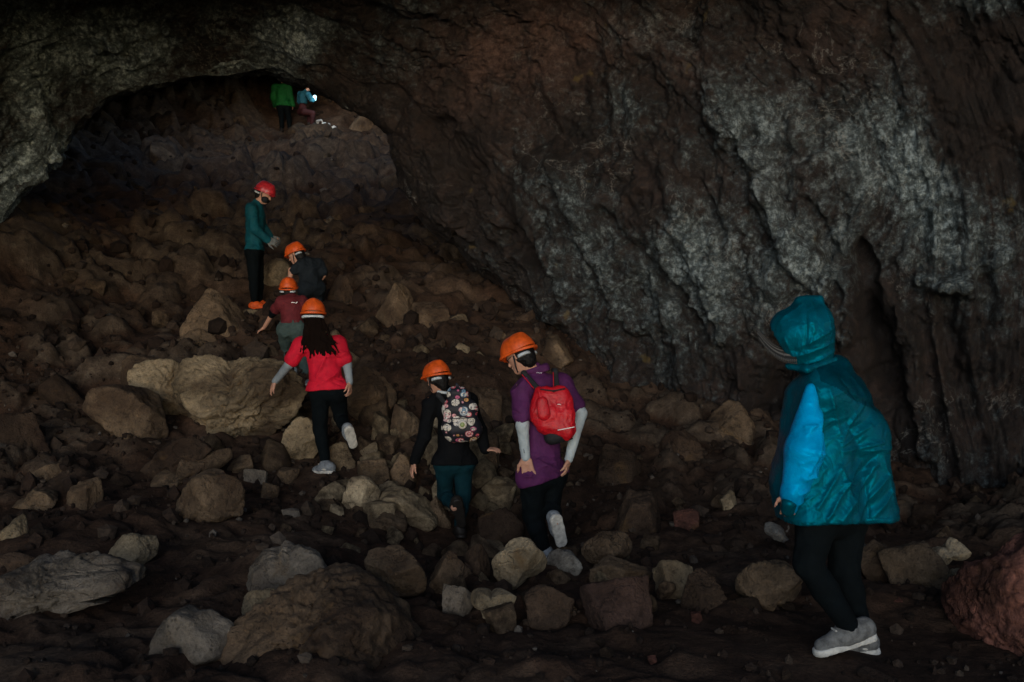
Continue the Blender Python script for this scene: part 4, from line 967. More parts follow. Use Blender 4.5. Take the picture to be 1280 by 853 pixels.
    for i in range(nu):
        t = i / (nu - 1)
        for j in range(nv):
            w = j / (nv - 1) - .5
            p = PX(944, 414, Y0 + .03) * (1 - t) + PX(992, 442, Y0 - .02) * t
            p = p + np.array([0, w * .17 * (1 - .25 * (1 - t)), 0]) + np.array([.12, 0, .9]) * (-.040 * math.sin(math.pi * t) - .030 * (2 * w) ** 2 * (.4 + .6 * t) + .022 + .085 * w)
            Vb.append(p)
    top = np.array(Vb); th = top - np.array([0, 0, .004]); Fb = grid_faces(nv, nu)
    n0 = len(top); br = [list(q) for q in Fb] + [list(q[::-1] + n0) for q in Fb]
    def ring():
        idx = [i * nv for i in range(nu)] + [(nu - 1) * nv + j for j in range(1, nv)] + [i * nv + nv - 1 for i in range(nu - 2, -1, -1)] + [j for j in range(nv - 2, 0, -1)]
        return idx
    rg = ring()
    for a_, b_ in zip(rg, rg[1:] + rg[:1]): br.append([a_, b_, b_ + n0, a_ + n0])
    cb = mesh_np('cap_brim', np.vstack([top, th]), br, M_BRIM, r, origin=tuple(r.location))
    ul = cb.data.uv_layers.new(name='UVMap')
    for lp in cb.data.loops:
        i, j = divmod(lp.vertex_index % n0, nv); ul.data[lp.index].uv = (i / nu, j / nv * 1.0)
    for q in 'LR': shoe(J, q, r, 1.12, .006, None, M_SOLE, M_SHOEM)
    return r
hooded()

# ================================================================== purple shirt
def text_mark(name, P0, ux, uz, w, h, mat, parent, root, n=5, seed=0):
    """small woven or printed mark: raised strokes on the cloth"""
    rg = np.random.RandomState(seed); pr = []
    for i in range(n):
        x = (i + .5) / n - .5; a_ = P0 + ux * (x - .3 / n) * w + uz * h * rg.uniform(-.4, .1); b_ = P0 + ux * (x + .3 / n) * w + uz * h * rg.uniform(0, .5)
        pr.append(C(a_, b_, h * .22))
    return part(name, pr, max(h * .12, .0022), mat, parent, root, .0)
M_PURPLE = mat_cloth('purple_jersey', (0.070, 0.012, 0.068), 0.8, 280, .001, .15, .25, 8, .015)
M_SLV = mat_cloth('pale_arm_sleeve', (0.36, 0.41, 0.43), 0.75, 300, .001, .1, .3, 12, .006)
M_REDBAG = mat_cloth('red_nylon', (0.46, 0.003, 0.010), 0.55, 260, .001, .15, .4, 12, .012)
M_WHITE = mat_plain('white_print', (0.75, 0.75, 0.75), .6, .3, .1)
def purple():
    Y0 = 7.6
    J = joints(Y0, dict(head=(650, 446, -.02), neck=(669, 464, 0), chest=(677, 500, .02), shL=(652, 485, -.10), shR=(702, 480, .08), elL=(653, 532, -.20), elR=(726, 517, .02), wrL=(657, 572, -.17), wrR=(711, 574, -.02),
        pelvis=(675, 585, 0), hipL=(666, 596, -.06), hipR=(690, 594, .06), knL=(666, 645, .02), knR=(688, 632, .10), anL=(682, 692, 0), anR=(694, 652, -.14)), (-.55, .83, 0), (-.72, .42, -.42))
    J['hdL'] = (U((.18, 0, -1)), (-.2, -1, .1), 1, .10, 1.15, .32); J['hdR'] = (U((-.2, 0, -1)), (1, -.3, 0), 1, .4)
    J['toL'] = PX(676, 698, Y0 + .12); J['toR'] = PX(702, 676, Y0 - .1)
    J['ftL'] = (PX(686, 700, Y0 - .05), PX(672, 702, Y0 + .2), (0, 0, -1)); J['ftR'] = (PX(695, 646, Y0 - .20), PX(704, 684, Y0 - .08), (.35, -1, -.05))
    r = empty('person', PX(683, 700, Y0), 'person in purple shirt with white arm sleeves, orange helmet and red backpack, leaning forward', 'person')
    s = 1.0
    grow('body', body_prims(J, s), .0065, M_SKIN, r, .03)
    grow('trousers', trouser_prims(J, s, .008, .91), .009, M_BLACK, r, .03, folds(11, .010, 2, (1, 1, .6)))
    sh = grow('shirt', shirt_prims(J, s, .012, 'short', (PX(672, 602, Y0), (.28, 0, -1)), bell=.02), .0075, M_PURPLE, r, .04, creases([(640,520,655,500,.012,.010),(655,560,700,580,.014,.010),(660,575,708,566,.014,.010),(650,590,690,595,.012,.008),(700,560,712,590,.012,.010)], Y0, folds(8, .008, 12, (1, 1, .6)), [(22,640,480,715,598,-20,50,24,.011,.020)], 4))
    part('collar', [C(PX(660, 462, Y0 - .04), PX(680, 462, Y0 - .03), .045, .045, k=.02), C(PX(660, 462, Y0 + .02), PX(680, 460, Y0 + .05), .045, .045, k=.02), CUT(PX(668, 459, Y0), (-.35, 0, 1)), CUT(PX(670, 468, Y0), (.3, 0, -1))], .007, M_PURPLE, sh, r, .02)
    text_mark('neck_print', PX(674, 466.5, Y0 - .125), np.array([1, 0, -.1]), np.array([0, 0, 1.]), .045, .010, M_WHITE, sh, r, 4)
    for q in 'LR':
        a_ = J['sh' + q] + (J['el' + q] - J['sh' + q]) * .6
        grow('arm_sleeve', [C(a_, J['el' + q], .053, .047), C(J['el' + q], J['wr' + q], .047, .033, k=.015)], .007, M_SLV, r, .02, folds(22, .003, 5))
    text_mark('sleeve_print', PX(655, 564, Y0 - .215), np.array([.2, 0, -1.]), np.array([1, 0, 0.]), .035, .010, M_DSTRAP, sh, r, 4, 2)
    f, rr, u = frame(J['hf'])
    hc = J['head']; g = lambda a, b, c: hc + f * a + rr * b + u * c
    grow('hair', [C(g(-.045, 0, .02), g(-.045, 0, -.02), .078, .070, rr, 1.0), C(g(-.055, 0, -.03), g(-.06, 0, -.065), .06, .05, k=.03), C(g(-.02, .07, .0), g(-.02, .072, -.03), .025, .018), C(g(-.02, -.07, .0), g(-.02, -.072, -.03), .025, .018)], .007, M_HAIR, r, .03, folds(40, .006, 8))
    grow('glasses', [C(g(.09, -.055, .008), g(.02, -.092, .012), .004), C(g(.09, -.055, .008), g(.098, -.012, .006), .005), C(g(.09, .055, .008), g(.02, .092, .012), .004), C(g(.09, .055, .008), g(.098, .012, .006), .005)], .005, M_DSTRAP, r, .002)
    helmet(J, r, M_HELM, .99)
    for q in 'LR': shoe(J, q, r, 1.1, .0065, None, M_SOLE, M_SHOEW)
    # red backpack
    bp = empty('backpack', PX(690, 520, Y0 - .2), 'red drawstring backpack with dark grey bottom worn over the purple shirt', 'backpack')
    Yb = Y0 - .18
    pr = [C(PX(676, 491, Yb), PX(702, 489, Yb), .040, .036, (0, 1, 0), 1.1, .06), C(PX(677, 503, Yb), PX(704, 503, Yb), .07, .07, (0, 1, 0), 1.1, .06), C(PX(676, 515, Yb - .02), PX(706, 520, Yb - .02), .075, .08, (0, 1, 0), 1.1, .05), C(PX(682, 530, Yb - .03), PX(706, 538, Yb - .03), .072, .075, (0, 1, 0), 1.1, .05), C(PX(664, 516, Yb + .03), PX(672, 520, Yb), .035, .05, k=.04)]
    bag = grow('bag', pr, .007, M_REDBAG, bp, .04, folds(14, .012, 51, (1, 1, .8)))
    part('bottom_panel', [C(PX(690, 546, Yb - .02), PX(711, 541, Yb - .02), .060, .055, (0, 1, 0), .95), CUT(PX(702, 543.5, Yb), (.28, 0, 1))], .007, M_DSTRAP, bag, bp, .03, folds(14, .004, 52))
    part('front_pocket', [C(PX(678, 503, Yb - .09), PX(680, 518, Yb - .10), .040, .045, (0, 1, 0), 1.8)], .006, M_REDBAG, bag, bp, .03, folds(14, .006, 53))
    part('zip', [C(PX(697, 538, Yb - .115), PX(718, 534, Yb - .10), .004)], .004, M_WHITE, bag, bp, 0)
    part('drawstring', [C(PX(676, 487, Yb - .05), PX(692, 489, Yb - .06), .006), C(PX(692, 489, Yb - .06), PX(706, 486, Yb - .05), .006)], .004, M_DSTRAP, bag, bp, .01)
    text_mark('label_patch', PX(699, 506, Yb - .118), np.array([1, 0, -.1]), np.array([0, 0, 1.]), .028, .012, M_WHITE, bag, bp, 3, 4)
    for (x0, y0, x1, y1) in ((655, 467, 671, 485), (694, 464, 696, 486)):
        sp_ = grow('strap', [C(PX(x0, y0, Y0 - .10), PX(x1, y1, Y0 - .17), .020, .024, (0, 1, 0), 2.2), C(PX(x0, y0, Y0 - .10), PX(x0 - 2, y0 - 1, Y0 + .02), .020, .02, k=.02)], .006, M_DSTRAP, bp, .01)
        part('red_piping', [C(PX(x0 - 2.5, y0 + 1.5, Y0 - .135), PX(x1 - 4, y1 + .5, Y0 - .20), .0045)], .004, M_REDBAG, sp_, bp, 0)
    fl = grow('strap', [C(PX(660, 500, Y0 - .15), PX(655, 497, Y0 - .05), .010)], .006, M_DSTRAP, bp, 0, label='thin lower side strap')
purple()

# ================================================================== patterned backpack person
def mat_badges():
    k = NT('badge_print_fabric'); v = k.n('ShaderNodeTexCoord').outputs['Object']
    mp = k.n('ShaderNodeMapping'); mp.inputs['Scale'].default_value = (1, .02, 1.25); k.L(v, mp.inputs['Vector']); v = mp.outputs[0]
    vo = k.n('ShaderNodeTexVoronoi', feature='F1'); vo.inputs['Scale'].default_value = 15; vo.inputs['Randomness'].default_value = .75; k.L(v, vo.inputs['Vector'])
    sp = k.n('ShaderNodeSeparateColor'); k.L(vo.outputs['Color'], sp.inputs[0])
    hue = k.ramp(sp.outputs[0], [(0, (.55, .10, .13)), (.2, (.62, .30, .32)), (.36, (.55, .50, .42)), (.52, (.12, .22, .32)), (.66, (.60, .55, .50)), (.8, (.45, .10, .20)), (.92, (.55, .28, .10))], 'CONSTANT')
    hue2 = k.ramp(sp.outputs[1], [(0, (.65, .60, .55)), (.3, (.10, .02, .03)), (.5, (.60, .15, .18)), (.7, (.08, .14, .2)), (.85, (.30, .35, .12))], 'CONSTANT')
    c = k.mix(k.ramp(vo.outputs['Distance'], [(0, 1.0), (.24, 1.0), (.26, 0.0)]), hue, hue2)
    ring = k.ramp(vo.outputs['Distance'], [(.38, 0.0), (.40, 1.0), (.47, 1.0), (.49, 0.0)])
    c = k.mix(ring, c, (.6, .56, .5))
    c = k.mix(k.ramp(k.noise(v, 60, 2), [(.55, 0.0), (.58, .8)]), c, (.02, .02, .03))
    c = k.mix(k.ramp(vo.outputs['Distance'], [(.55, 0.0), (.57, 1.0)]), c, (.010, .010, .016))
    return k.done(c, .6, k.bump(k.noise(v, 300, 2), .001, .3), .3)
M_BADGE = mat_badges()
M_JACK = mat_cloth('black_jersey', (0.0035, 0.004, 0.005), 0.85, spec=.1)
M_TEALP = mat_cloth('teal_trouser_cloth', (0.002, 0.022, 0.030), 0.85, spec=.12)
def backpacker():
    Y0 = 8.6
    J = joints(Y0, dict(head=(546, 474, -.02), neck=(556, 489, 0), chest=(566, 515, 0), shL=(539, 502, -.04), shR=(586, 502, .03), elL=(530, 546, -.06), elR=(600, 538, .0), wrL=(518, 577, -.02), wrR=(606, 562, -.08),
        pelvis=(568, 572, 0), hipL=(556, 580, -.02), hipR=(580, 580, .02), knL=(556, 618, .12), knR=(579, 622, .06), anL=(568, 634, -.18), anR=(574, 660, -.02)), (-.35, .93, 0), (-.62, .62, -.25))
    J['hdL'] = (U((-.3, 0, -1)), (-1, -.4, .1), -1, .25); J['hdR'] = (U((.9, -.2, .05)), (0, -.2, 1), -1, .35)
    J['toL'] = PX(575, 652, Y0 - .12); J['toR'] = PX(572, 671, Y0 + .14)
    J['ftL'] = (PX(571, 626, Y0 - .24), PX(578, 660, Y0 - .12), (.1, -1, -.1)); J['ftR'] = (PX(578, 673, Y0 - .06), PX(568, 673, Y0 + .18), (0, 0, -1))
    r = empty('person', PX(574, 674, Y0), 'person in black jacket and teal trousers with orange helmet and colourful patterned backpack', 'person')
    s = .93
    grow('body', body_prims(J, s), .0075, M_SKIN, r, .03)
    grow('trousers', trouser_prims(J, s * .92, .004, .95), .009, M_TEALP, r, .03, folds(11, .010, 2, (1, 1, .6)))
    grow('jacket', shirt_prims(J, s, .010, 'long', (PX(570, 580, Y0), (.0, 0, -1)), bell=.012), .009, M_JACK, r, .04, creases([], Y0, folds(8, .008, 12, (1, 1, .6)), [(16,525,500,605,576,40,50,18,.012,.010)], 6))
    f, rr, u = frame(J['hf']); hc = J['head']; g = lambda a, b, c: hc + f * a + rr * b + u * c
    grow('hair', [C(g(-.045, 0, .02), g(-.045, 0, -.02), .074, .066, rr, 1.0), C(g(-.055, 0, -.03), g(-.07, 0, -.09), .05, .03, k=.03), C(g(-.02, .07, .0), g(-.02, .07, -.03), .022, .016), C(g(-.02, -.07, .0), g(-.02, -.07, -.03), .022, .016)], .007, M_HAIR, r, .03, folds(40, .006, 8))
    grow('collar', [C(PX(548, 490, Y0 - .07), PX(564, 492, Y0 - .08), .014, .012)], .006, M_STRAP, r, .01)
    helmet(J, r, M_HELM, .91)
    for q in 'LR': shoe(J, q, r, 1.0, .0075, None, M_SHOED, M_SHOED)
    Yb = Y0 - .16
    bp = empty('backpack', PX(576, 520, Yb), 'backpack covered in colourful round badge prints worn over the black jacket', 'backpack')
    pr = [C(PX(567, 492, Yb), PX(577, 492, Yb), .055, .055, (0, 1, 0), 1.0, .05), C(PX(565, 512, Yb), PX(585, 512, Yb), .085, .085, (0, 1, 0), 1.0, .05), C(PX(566, 534, Yb - .01), PX(588, 534, Yb - .01), .095, .095, (0, 1, 0), 1.05, .05), C(PX(569, 542, Yb - .01), PX(589, 540, Yb - .01), .075, .075, (0, 1, 0), 1.0, .05)]
    bag = grow('bag', pr, .0075, M_BADGE, bp, .05, folds(9, .006, 51))
    part('front_pocket', [C(PX(567, 537, Yb - .085), PX(586, 535, Yb - .085), .062, .062, (0, 1, 0), 1.5, .04)], .0075, M_BADGE, bag, bp, .04)
    part('zip', [C(PX(559, 524, Yb - .11), PX(594, 522, Yb - .11), .0045)], .0045, M_DSTRAP, bag, bp, 0)
    part('handle', [C(PX(569, 487, Yb - .02), PX(571, 480, Yb - .01), .008), C(PX(571, 480, Yb - .01), PX(576, 487, Yb - .02), .008)], .006, M_BADGE, bag, bp, .01)
    fm = mat_plain('badge_petals', (.52, .48, .42)); fg = mat_plain('badge_centre', (.20, .26, .08))
    cb = PX(578, 531, Yb - .150)
    pt = part('round_badge', [C(cb, cb + (0, .004, 0), .036, .036, (0, 1, 0), 4), CUT(cb - (0, .009, 0), (0, -1, 0))], .005, fm, bag, bp, 0)
    part('badge_centre', [C(cb - (0, .008, 0), cb - (0, .006, 0), .021, .021, (0, 1, 0), 2.5)], .004, fg, bag, bp, 0)
    for (x0, y0, x1, y1) in ((548, 494, 557, 505), (585, 494, 586, 503)):
        grow('strap', [C(PX(x0, y0, Y0 - .09), PX(x1, y1, Y0 - .15), .022, .022, (0, 1, 0), 2), C(PX(x0, y0, Y0 - .09), PX(x0 - 1, y0 - 1, Y0 + .04), .02, .02, k=.02)], .0075, M_DSTRAP, bp, .01)
backpacker()

# ================================================================== red shirt
M_RED = mat_cloth('red_jersey', (0.50, 0.005, 0.024), 0.8, 280, .001, .12, .25, 8, .012)
M_GSLV = mat_cloth('grey_arm_sleeve', (0.20, 0.23, 0.25), 0.75, 300, .001, .1, .3, 12, .006)
def red():
    Y0 = 9.2
    J = joints(Y0, dict(head=(392, 396, 0), neck=(396, 416, 0), chest=(403, 445, 0), shL=(376, 432, -.02), shR=(422, 430, .02), elL=(361, 456, -.03), elR=(434, 456, .02), wrL=(344, 477, .06), wrR=(437, 478, -.03),
        pelvis=(409, 482, 0), hipL=(400, 490, 0), hipR=(421, 490, 0), knL=(400, 536, .08), knR=(426, 522, .16), anL=(407, 580, 0), anR=(434, 541, -.20)), (-.12, .99, 0), (-.1, .98, -.15))
    J['hdL'] = (U((-.5, .3, -.8)), (-.5, -.4, .5), -1, .25); J['hdR'] = (U((.05, -.1, -1)), (1, -.3, 0), 1, .45)
    J['toL'] = PX(402, 588, Y0 + .05); J['toR'] = PX(440, 550, Y0 - .2)
    J['ftL'] = (PX(417, 592, Y0 - .08), PX(391, 592, Y0 + .08), (0, 0, -1)); J['ftR'] = (PX(436, 536, Y0 - .27), PX(443, 560, Y0 - .12), (.45, -1, -.2))
    r = empty('person', PX(407, 592, Y0), 'person in bright red shirt with long dark hair, orange helmet and grey arm sleeves', 'person')
    s = .93
    grow('body', body_prims(J, s), .0075, M_SKIN, r, .03)
    grow('leggings', trouser_prims(J, s * .97, .004, .91), .009, M_BLACK, r, .03, folds(13, .006, 2, (1, 1, .6)))
    grow('shirt', shirt_prims(J, s, .014, 'short', (PX(412, 487, Y0), (.06, 0, -1)), bell=.018), .0085, M_RED, r, .04, creases([(380,480,420,470,.014,.010),(395,484,432,462,.014,.012),(372,446,390,436,.012,.010),(400,452,430,440,.012,.010)], Y0, folds(8, .008, 13, (1, 1, .6)), [(20,375,430,432,484,25,50,20,.012,.020)], 5))
    for q in 'LR':
        a_ = J['sh' + q] + (J['el' + q] - J['sh' + q]) * .6
        grow('arm_sleeve', [C(a_, J['el' + q], .049, .042), C(J['el' + q], J['wr' + q], .042, .030, k=.015)], .0075, M_GSLV, r, .02, folds(22, .003, 5))
    P_ = [C(PX(392, 398, Y0 - .02), PX(394, 408, Y0 - .04), .086, .088, k=.03), C(PX(392, 404, Y0 - .07), PX(400, 428, Y0 - .09), .07, .05, (0, 1, 0), 1.6, .03)]
    rg = np.random.RandomState(8)
    for i in range(70):
        x = rg.uniform(-1, 1); a_ = PX(393 + x * 11, 402 + rg.uniform(-3, 6), Y0 - .085 - .02 * (1 - x * x)); b_ = PX(397 + x * 17 + rg.uniform(-3, 3), 424 + rg.uniform(-3, 6), Y0 - .115 + .02 * abs(x))
        c_ = PX(401 + x * 22 + rg.uniform(-5, 6), 438 + rg.uniform(-8, 12) - abs(x) * 3, Y0 - .125 + .03 * abs(x)); r0 = rg.uniform(.007, .013)
        P_ += [C(a_, b_, r0, r0 * .75, k=.006), C(b_, c_, r0 * .75, .0045, k=.012)]
    grow('hair', P_, .0055, mat_cloth('dark_brown_hair', (0.006, 0.003, 0.002), .8, 400, .003, .3, .05, 40, .01), r, .02, folds(30, .005, 61, (1, 1, .2)))
    helmet(J, r, M_HELM, .95)
    for q in 'LR': shoe(J, q, r, 1.0, .007, None, M_SOLE, M_SHOEW)
red()

# ================================================================== maroon shirt, climbing on all fours behind the red shirt
M_MAROON = mat_cloth('maroon_jersey', (0.105, 0.012, 0.016), 0.8)
M_GREENP = mat_cloth('grey_green_trousers', (0.045, 0.070, 0.065), 0.85)
def maroon():
    Y0 = 11.6
    J = joints(Y0, dict(head=(361, 363, .10), neck=(363, 371, .05), chest=(365, 386, 0), shL=(353, 378, 0), shR=(377, 378, .05), elL=(342, 390, .12), elR=(386, 392, .10), wrL=(330, 410, .25), wrR=(390, 408, .25),
        pelvis=(364, 406, -.06), hipL=(357, 412, -.08), hipR=(371, 412, -.06), knL=(357, 438, .20), knR=(379, 446, .10), anL=(366, 464, -.05), anR=(384, 482, -.10)), (-.05, 1, .2), (0, 1, .1))
    J['hdL'] = (U((-.8, .4, -.4)), (0, -.3, .9), -1, .2); J['hdR'] = (U((0, .6, -.6)), (0, -.5, .8), 1, .3)
    J['toL'] = PX(366, 470, Y0 + .05); J['toR'] = PX(385, 490, Y0)
    J['ftL'] = (PX(368, 469, Y0 - .12), PX(362, 471, Y0 + .12), (0, 0, -1)); J['ftR'] = (PX(385, 482, Y0 - .2), PX(384, 496, Y0 + .02), (0, -1, -.6))
    r = empty('person', PX(376, 492, Y0), 'person in maroon shirt and grey green trousers climbing just above the red-shirted person', 'person')
    s = .85
    grow('body', body_prims(J, s), .009, M_SKIN, r, .03)
    grow('trousers', trouser_prims(J, s, .010, .97), .010, M_GREENP, r, .03, folds(11, .010, 2))
    sh = grow('shirt', shirt_prims(J, s, .012, 'short', (PX(365, 404, Y0), (0, 0, -1))), .010, M_MAROON, r, .04, folds(10, .012, 12))
    text_mark('back_print', PX(368, 378.5, Y0 - .165), np.array([1, 0, 0]), np.array([0, 0, 1.]), .075, .022, M_WHITE, sh, r, 3, 6)
    for q in 'L': grow('dark_sleeve', [C(J['shL'], J['elL'], .056, .046), C(J['elL'], J['elL'] * .8 + J['wrL'] * .2, .046, .04)], .009, M_BLACK, r, .02)
    f, rr, u = frame(J['hf']); hc = J['head']; g = lambda a, b, c: hc + f * a + rr * b + u * c
    grow('hair', [C(g(-.04, 0, .0), g(-.05, 0, -.05), .074, .06, rr, 1.0)], .009, M_HAIR, r, .03)
    helmet(J, r, M_HELM, .88, .008)
    for q in 'LR': shoe(J, q, r, .95, .009, None, M_SOLE, M_SHOEW)
maroon()

# ================================================================== dark clothed person bending behind
M_DGREY = mat_cloth('dark_blue_grey_cloth', (0.010, 0.014, 0.018), 0.85, spec=.12)
def darkone():
    Y0 = 12.8
    J = joints(Y0, dict(head=(370, 319, .0), neck=(379, 326, 0), chest=(386, 338, 0), shL=(377, 333, -.06), shR=(397, 331, .06), elL=(364, 338, -.12), elR=(405, 343, .06), wrL=(361, 356, -.12), wrR=(400, 352, .12),
        pelvis=(389, 357, -.02), hipL=(383, 361, -.06), hipR=(396, 361, .04), knL=(380, 378, .08), knR=(397, 376, .12), anL=(384, 392, -.05), anR=(396, 390, -.05)), (-.6, .8, 0), (-.85, .2, -.4))
    J['hdL'] = (U((0, 0, -1)), (-1, 0, 0), 1, .3); J['hdR'] = (U((-.3, .3, -.8)), (1, 0, 0), 1, .3)
    J['toL'] = PX(380, 395, Y0 + .06); J['toR'] = PX(392, 393, Y0 + .06)
    J['ftL'] = (PX(386, 396, Y0 - .1), PX(376, 396, Y0 + .1), (0, 0, -1)); J['ftR'] = (PX(398, 394, Y0 - .1), PX(389, 394, Y0 + .1), (0, 0, -1))
    r = empty('person', PX(388, 396, Y0), 'crouching person in dark grey clothes with orange helmet and one bare forearm', 'person')
    s = .92
    grow('body', body_prims(J, s), .009, M_SKIN, r, .03)
    grow('trousers', trouser_prims(J, s, .012, .97), .011, M_DGREY, r, .03, folds(11, .010, 2))
    grow('shirt', shirt_prims(J, s, .018, 'short', (PX(388, 362, Y0), (0, 0, -1))), .010, M_DGREY, r, .04, folds(10, .014, 12))
    f, rr, u = frame(J['hf']); hc = J['head']; g = lambda a, b, c: hc + f * a + rr * b + u * c
    grow('hair', [C(g(-.04, 0, .0), g(-.05, 0, -.05), .078, .07, rr, 1.0)], .009, M_HAIR, r, .03)
    helmet(J, r, M_HELM, .92, .008)
    for q in 'LR': shoe(J, q, r, 1., .009, None, M_SHOED, M_SHOED)
darkone()

# ================================================================== teal shirt, standing and looking down
M_TEALS = mat_cloth('teal_jersey', (0.0, 0.060, 0.078), 0.8, 280, .001, .12)
M_PINKH = mat_plain('red_pink_plastic', (0.50, 0.025, 0.035), .35, .5, .5)
M_ORSH = mat_plain('orange_shoe_fabric', (0.75, 0.10, 0.012), .6, .3, .3)
M_GLOVE = mat_plain('grey_glove', (0.12, 0.13, 0.13), .8, .3, .4)
def teal():
    Y0 = 13.5
    J = joints(Y0, dict(head=(330, 243, 0), neck=(322, 254, 0), chest=(319, 270, 0), shL=(321, 262, .16), shR=(314, 262, -.17), elL=(328, 284, .18), elR=(318, 286, -.22), wrL=(338, 298, .12), wrR=(334, 300, -.12),
        pelvis=(318, 310, 0), hipL=(320, 315, .08), hipR=(316, 315, -.08), knL=(323, 346, .12), knR=(317, 347, -.08), anL=(324, 380, .10), anR=(318, 380, -.08)), (.93, .15, 0), (.85, -.1, -.45))
    J['hdL'] = (U((1, 0, -.3)), (0, 1, .3), -1, .7); J['hdR'] = (U((1, .1, -.3)), (0, -1, .3), 1, .7)
    J['toL'] = PX(332, 384, Y0 + .10); J['toR'] = PX(327, 385, Y0 - .08)
    J['ftL'] = (PX(317, 386, Y0 + .10), PX(341, 387, Y0 + .12), (0, 0, -1)); J['ftR'] = (PX(312, 388, Y0 - .08), PX(336, 389, Y0 - .10), (0, 0, -1))
    r = empty('person', PX(322, 389, Y0), 'person in long teal top, black trousers, orange shoes and pinkish red helmet looking down', 'person')
    s = 1.0
    grow('body', body_prims(J, s), .009, M_SKIN, r, .03)
    grow('trousers', trouser_prims(J, s, .004, .95), .010, M_BLACK, r, .03, folds(11, .008, 2))
    grow('shirt', shirt_prims(J, s, .014, 'long', (PX(318, 313, Y0), (0, 0, -1)), bell=.0), .010, M_TEALS, r, .04, folds(9, .014, 12))
    f, rr, u = frame(J['hf']); hc = J['head']; g = lambda a, b, c: hc + f * a + rr * b + u * c
    grow('hair', [C(g(-.04, 0, .0), g(-.05, 0, -.05), .078, .06, rr, 1.0)], .009, M_HAIR, r, .03)
    grow('face_mask', [C(g(.055, -.03, -.055), g(.055, .03, -.055), .05, .05, k=.02)], .009, M_DSTRAP, r, .02)
    helmet(J, r, M_PINKH, .98, .008)
    for q in 'LR':
        grow('glove', hand_prims(J['wr' + q], J['hd' + q][0], J['hd' + q][1], J['hd' + q][2], .7, s=1.25), .009, M_GLOVE, r, .01)
        shoe(J, q, r, 1.1, .009, None, M_SOLE if q == 'L' else M_ORSH, M_ORSH)
teal()

# ================================================================== two people at the top of the far slope
M_GREENS = mat_cloth('bright_green_cloth', (0.003, 0.09, 0.016), 0.8)
M_FARBLUE = mat_cloth('faded_blue_cloth', (0.01, 0.08, 0.115), 0.8)
M_DMAR = mat_cloth('dark_maroon_cloth', (0.03, 0.004, 0.005), 0.8)
M_DHELM = mat_plain('dark_red_plastic', (0.10, 0.008, 0.012), .4, .5)
def green():
    Y0 = 34.0
    J = joints(Y0, dict(head=(354, 101, .0), neck=(353, 106, 0), chest=(352, 113, 0), shL=(344, 110, 0), shR=(360, 110, 0), elL=(342, 122, .05), elR=(363, 122, .05), wrL=(344, 132, .2), wrR=(366, 132, .1),
        pelvis=(353, 130, 0), hipL=(350, 133, 0), hipR=(358, 133, 0), knL=(352, 148, .05), knR=(361, 148, .08), anL=(352, 161, 0), anR=(362, 161, 0)), (.1, 1, 0), (.2, 1, 0))
    J['hdL'] = (U((0, .3, -1)), (-1, 0, 0), 1, .4); J['hdR'] = (U((0, .3, -1)), (1, 0, 0), -1, .4)
    J['toL'] = PX(352, 163, Y0 + .15); J['toR'] = PX(362, 163, Y0 + .15)
    J['ftL'] = (PX(352, 164, Y0 - .1), PX(351, 164, Y0 + .18), (0, 0, -1)); J['ftR'] = (PX(362, 164, Y0 - .1), PX(362, 164, Y0 + .18), (0, 0, -1))
    r = empty('person', PX(356, 164, Y0), 'distant person in bright green top standing at the top of the far slope', 'person')
    s = 1.05
    grow('body', body_prims(J, s), .018, M_SKIN, r, .03)
    grow('trousers', trouser_prims(J, s, .02, .95), .020, M_BLACK, r, .03)
    grow('jacket', shirt_prims(J, s, .06, 'long', (PX(352, 133, Y0), (0, 0, -1))), .018, M_GREENS, r, .04, folds(6, .02, 12))
    helmet(J, r, M_DHELM, 1.0, .016, strap=False)
    for q in 'LR': shoe(J, q, r, 1.1, .016, None, M_SHOED, M_SHOED)
green()
